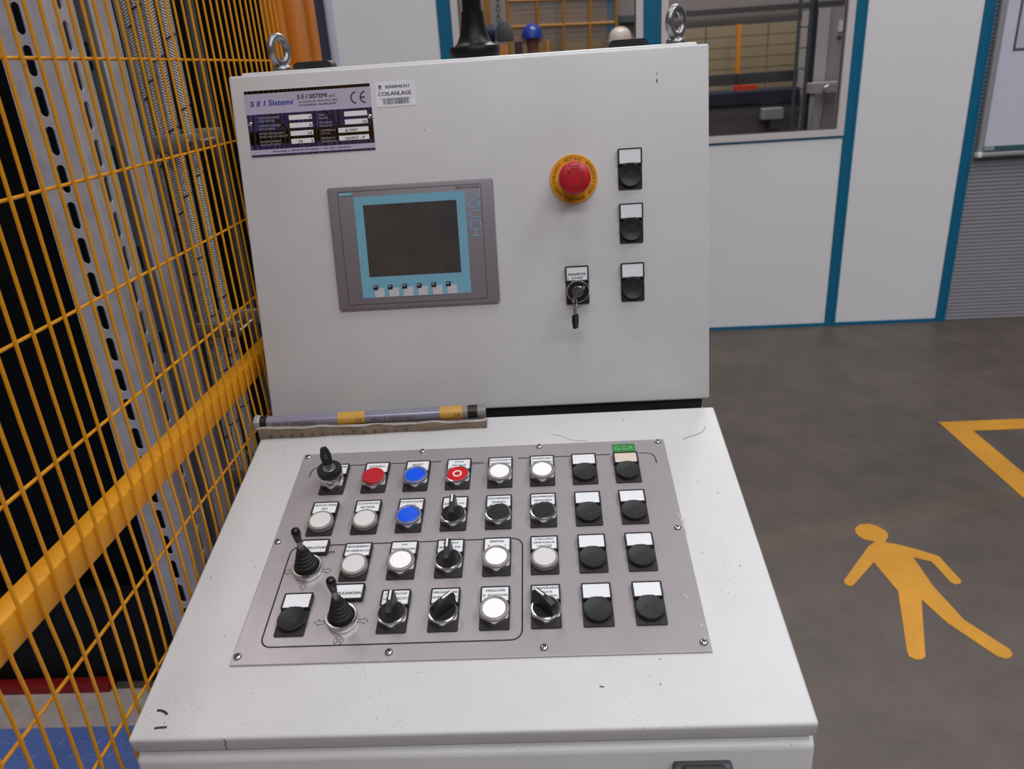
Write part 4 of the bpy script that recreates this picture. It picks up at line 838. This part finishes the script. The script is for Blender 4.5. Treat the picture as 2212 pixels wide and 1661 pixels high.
for x in (1.25, 2.86): fbox('leg', x, x+0.06, 0.115, 1.186, 8.72, 0.08, DG, bmx)
tag(fbox('orange_cover', 2.137, 2.355, 1.130, 1.176, 8.32, 0.1, mat('red_orange_paint', (218, 62, 24), 0.5)), 'red orange cover below the dark machine beam', 'cover')
tag(fbox('navy_roller_bed', 1.35, 2.80, 0.978, 1.128, 8.3, 0.3, NV, bev=0.02), 'long navy blue roller bed behind the right cabin window', 'machine')
tag(fbox('grey_machine_base', 1.35, 2.80, 0.06, 0.975, 8.35, 0.24, mat('grey_machine', (92, 84, 86), 0.6, var=0.05, vscale=3)), 'grey machine base below the roller bed', 'machine base')
jb = thing('junction_box', 'small light grey junction box on the grey machine base', 'junction box', (2.5, 8.2, 0.8)); fbox('housing', 2.43, 2.64, 0.826, 0.935, 8.2, 0.149, mat('light_grey_box', (158, 158, 162), 0.5), jb, bev=0.006); fbox('lid', 2.455, 2.64, 0.828, 0.933, 8.185, 0.015, mat('grey_box_lid', (140, 138, 142), 0.5), jb)
fbox('bracket', 2.51, 2.64, 0.73, 0.826, 8.20, 0.15, DG, jb)
ld = thing('ladder', 'grey steel ladder standing behind the right cabin window', 'ladder', (2.6, 7.2, 0))
for x0 in (2.728, 2.838):
    (q0, z0), (q1, z1) = far(x0, 0.6, 8, 7.2), far(x0+0.022, 2.4, 8, 7.2); obj('stile', rbox(q0, q1, 7.2, 7.24, 0.0, z1), SL, None, ld)
for i in range(12):
    (q0, z0), (q1, z1) = far(2.748, 1.294, 8, 7.2), far(2.84, 1.306, 8, 7.2); dz = 0.175*(i-6); obj('rung', rbox(q0, q1, 7.205, 7.235, z0+dz, z1+dz), SL, None, ld)
tag(fbox('steel_column', 2.872, 2.905, -0.2, 2.6, 8.0, 0.1, NV), 'dark column to the right of the grey ladder', 'column')
cb = thing('control_locker', 'tall pale grey control locker behind the right cabin window', 'locker', (3.1, 8.1, 0)); fbox('side', 2.918, 3.035, -0.001, 1.845, 8.0, 0.5, mat('pale_locker', (190, 184, 188), 0.5), cb); fbox('front', 3.036, 3.45, 0.0, 1.845, 8.02, 0.5, mat('grey_locker', (158, 150, 156), 0.5), cb); fbox('notice', 3.13, 3.20, 1.62, 1.72, 8.0, 0.02, WPILOT, cb); fbox('handle', 3.13, 3.18, 1.56, 1.58, 7.99, 0.03, DG, cb)
tag(obj('bent_pipe', tube(nb(), [(3.04, 7.6, 1.13), (2.95, 7.6, 1.145), (2.905, 7.6, 1.13), (2.892, 7.6, 1.08), (2.885, 7.6, 0.8), (2.875, 7.6, 0.0)], 0.013, 10), CHROME, None, None, True), 'shiny bent pipe in front of the grey locker', 'pipe')
vt = thing('valve_table', 'pale bench behind the bent pipe', 'bench', (3.0, 7.8, 0)); PT = mat('pale_table', (176, 166, 168), 0.5); fbox('bench_top', 2.912, 3.35, 1.055, 1.150, 7.70, 0.22, PT, vt)
for x in (2.93, 3.30): q_ = far(x, 1.055, 8, 7.70); obj('leg', rbox(q_[0], q_[0]+0.04, 7.75, 7.79, 0, q_[1]), PT, None, vt)
# left window: ochre mesh gate, hoist, column, two helmeted people
mg = thing('mesh_gate', 'ochre framed wire mesh gate behind the left cabin window', 'gate', (0.4, 9.6, 0)); Yg = 9.6
def fpt(x, z, y=Yg): q_ = far(x, z, 8.0, y); return (q_[0], y, q_[1])
for (p, q_) in (((-0.160, 2.35), (-0.160, 0.2)), ((0.135, 2.35), (0.12, 0.2)), ((0.406, 2.35), (0.345, 0.2)), ((0.668, 2.35), (0.612, 0.2)), ((0.925, 2.35), (0.895, 0.2)), ((-0.16, 2.108), (0.925, 2.068)), ((-0.16, 1.872), (0.900, 1.846)), ((-0.16, 1.3), (0.88, 1.3))):
    obj('frame_bar', tube(nb(), [fpt(*p), fpt(*q_)], 0.021, 8), FYM, None, mg, True)
bm = nb()
for i in range(56): x = -0.15+i*0.0192; tube(bm, [fpt(x, 2.3, Yg+0.03), fpt(x-0.03, 0.3, Yg+0.03)], 0.0046, 4)
for i in range(28): z = 2.25-i*0.045; tube(bm, [fpt(-0.16, z, Yg+0.03), fpt(0.90, z-0.03, Yg+0.03)], 0.0046, 4)
tag(obj('wire_mesh', bm, MW, None, mg), kind='stuff')
tag(fbox('beige_screen', -0.6, 1.3, 0.323, 1.70, 10.3, 0.03, BEI), 'low beige screen behind the ochre mesh gate', 'screen')
tag(fbox('grey_column', 0.308, 0.362, -0.3, 2.6, 10.0, 0.1, mat('mid_grey_column', (120, 120, 126), 0.5)), 'grey column behind the ochre mesh gate', 'column')
tag(fbox('teal_column', 0.828, 0.940, -0.3, 2.6, 10.1, 0.1, TEAL), 'petrol blue column at the right end of the mesh gate', 'column')
tag(fbox('ochre_column', -0.402, -0.345, -0.3, 2.6, 9.0, 0.1, FYM), 'ochre column left of the chain hoist', 'column')
tag(fbox('dark_rail', 0.95, 1.30, 1.842, 1.905, 10.5, 0.1, SL), 'slate rail behind the white helmet', 'rail')
ho = thing('chain_hoist', 'slate blue electric chain hoist hanging behind the left cabin window', 'hoist', (-0.2, 7.6, 1.7)); HB = mat('hoist_slate', (82, 90, 100), 0.45, var=0.08, vscale=6)
pts = [far(x, z, 8, 7.6) for x, z in ((-0.29, 1.745), (-0.12, 1.745), (-0.118, 1.84), (-0.165, 1.935), (-0.255, 1.93), (-0.29, 1.86))]
bm = nb(); prism(bm, [(x, z) for x, z in pts], -0.13, 0.13); bevel_all(bm, 0.015, 2); obj('housing', bm, HB, T((0, 7.6, 0)) @ Rx(PI/2), ho, True)
q_ = far(-0.352, 1.825, 8, 7.6); obj('chain_bucket', lathe(nb(), [(0.05, -0.03), (0.083, -0.02), (0.088, 0.02), (0.07, 0.045)], 24), mat('navy_cover', (40, 44, 84), 0.5), T((q_[0], 7.6, q_[1])) @ Ry(PI/2), ho, True)
for i in range(10):
    bm = nb(); torus(bm, 0.018, 0.005, 14, 6, None, 1.5); q_ = far(-0.262+0.002*i, 1.955+0.047*i, 8, 7.6); obj('link', bm, SL, T((q_[0], 7.6, q_[1])) @ Rz((i % 2)*PI/2) @ Rx(PI/2), ho, True)
for (x0, x1, z1, lab) in ((0.212, 0.235, 1.735, 'thin orange post beside the blue helmet'), (-0.272, -0.235, 1.72, 'orange post below the chain hoist'), (-0.215, -0.192, 1.72, 'slim orange post between hoist and blue helmet')): tag(fbox('orange_post', x0, x1, 0.0, z1, 8.6, 0.04, ORG), lab, 'post')
tag(fbox('navy_cabinet', -0.115, -0.035, 0.0, 1.735, 8.9, 0.1, NV), 'narrow navy cabinet left of the blue helmet', 'cabinet')
def person(loc, rz, height, label, skin, shirt, trousers, helmet_rgb, look=0.0):
    s = height/1.75
    V = [(0, 0, 0.95), (0, 0.01, 1.12), (0, 0.0, 1.34), (0, -0.005, 1.47), (0, -0.01, 1.55), (0, -0.015, 1.64), (0, -0.01, 1.71),
         (0.10, 0, 0.90), (0.105, -0.01, 0.50), (0.11, 0.02, 0.09), (0.115, -0.12, 0.04), (-0.10, 0, 0.90), (-0.105, -0.01, 0.50), (-0.11, 0.02, 0.09), (-0.115, -0.12, 0.04),
         (0.17, 0, 1.40), (0.22, 0.02, 1.13), (0.21, -0.08, 0.90), (0.205, -0.10, 0.80), (-0.17, 0, 1.40), (-0.22, 0.02, 1.13), (-0.21, -0.08, 0.90), (-0.205, -0.10, 0.80)]
    R = [0.15, 0.14, 0.15, 0.06, 0.06, 0.085, 0.075, 0.095, 0.065, 0.045, 0.04, 0.095, 0.065, 0.045, 0.04, 0.06, 0.046, 0.034, 0.03, 0.06, 0.046, 0.034, 0.03]
    E = [(0, 1), (1, 2), (2, 3), (3, 4), (4, 5), (5, 6), (0, 7), (7, 8), (8, 9), (9, 10), (0, 11), (11, 12), (12, 13), (13, 14), (2, 15), (15, 16), (16, 17), (17, 18), (2, 19), (19, 20), (20, 21), (21, 22)]
    d = bpy.data.meshes.new('person'); d.from_pydata([tuple(c_*s for c_ in v) for v in V], E, []); o = bpy.data.objects.new('person', d); COL.objects.link(o)
    o.modifiers.new('Skin', 'SKIN'); sv = d.skin_vertices[0].data
    for i, r in enumerate(R): sv[i].radius = (r*s*(1.25 if i < 3 else 1), r*s*(0.8 if i < 3 else 1))
    sv[0].use_root = True; o.modifiers.new('Sub', 'SUBSURF').levels = 2
    dg = bpy.context.evaluated_depsgraph_get(); me = bpy.data.meshes.new_from_object(o.evaluated_get(dg)); bpy.data.objects.remove(o)
    # nose and brow: pull the front of the head out a little
    for v in me.vertices:
        x, y_, z = v.co/s
        if 1.52 < z and y_ < -0.05: v.co.y -= s*0.022*max(0, 1-abs(x)/0.02)*max(0, 1-abs(z-1.615)/0.035)
    me.materials.clear()
    for m_ in (skin, shirt, trousers): me.materials.append(m_)
    for p in me.polygons:
        z = p.center.z/s; p.material_index = 0 if (z > 1.49 or (abs(p.center.x) > 0.17*s and z < 0.87)) else (1 if z > 0.95 else 2); p.use_smooth = True
    M = T(loc) @ Rz(rz); o = place(bpy.data.objects.new('person', me), M); tag(o, label, 'person')
    bm = nb(); lathe(bm, [(0.112, 0), (0.110, 0.03), (0.100, 0.075), (0.078, 0.112), (0.045, 0.134), (0.008, 0.142)], 28, rad=lambda r, z, t: r*(1+0.14*math.sin(t)**2))
    hm = mat('helmet_%d' % helmet_rgb[2], helmet_rgb, 0.25); hp = M @ T((0, -0.01*s, 1.645*s)) @ Matrix.Scale(s, 4)
    obj('helmet', bm, hm, hp, o, True, 60)
    bm = nb(); prism(bm, [(0.11*math.cos(t), 0.125*math.sin(t)-0.0) for t in [PI+k_*PI/10 for k_ in range(11)]] + [(0.09*math.cos(t), -0.03+0.155*math.sin(t)) for t in [2*PI-k_*PI/10 for k_ in range(11)]], -0.004, 0.004); obj('helmet_brim', bm, hm, hp @ T((0, 0, 0.004)), o)
    for x in (-0.032, 0.032): obj('eye', lathe(nb(), [(0.002, -0.008), (0.010, 0), (0.002, 0.008)], 10), INK, M @ T((x*s, -0.098*s, 1.632*s)) @ Rx(PI/2), o, True)
    obj('mouth', rbox(-0.022, 0.022, -0.1, -0.085, 1.557, 1.565), mat('lip', (120, 60, 58), 0.5), M @ Matrix.Scale(s, 4), o)
    for x in (-1, 1): obj('ear', lathe(nb(), [(0.006, -0.01), (0.026, 0), (0.006, 0.01)], 12), skin, M @ T((x*0.088*s, 0, 1.62*s)) @ Ry(PI/2), o, True)
    return o
SK1 = mat('skin_tone', (140, 84, 76), 0.5); SK2 = mat('skin_tone_two', (120, 84, 76), 0.5); SH1 = mat('maroon_shirt', (110, 44, 52), 0.8); SH2 = mat('dark_jacket', (44, 42, 52), 0.8); TR = mat('dark_trousers', (42, 44, 56), 0.8)
q_ = far(0.066, 1.9, 8, 9.1); person((q_[0], 9.1, 0), PI*0.92, 1.90, 'person in a blue safety helmet seen through the left cabin window', SK1, SH1, TR, (34, 62, 156))
q_ = far(0.965, 1.8, 8, 8.9); person((q_[0], 8.9, 0), -PI*0.42, 1.80, 'person in a white safety helmet and dark jacket seen through the left cabin window', SK2, SH2, TR, (206, 190, 184))
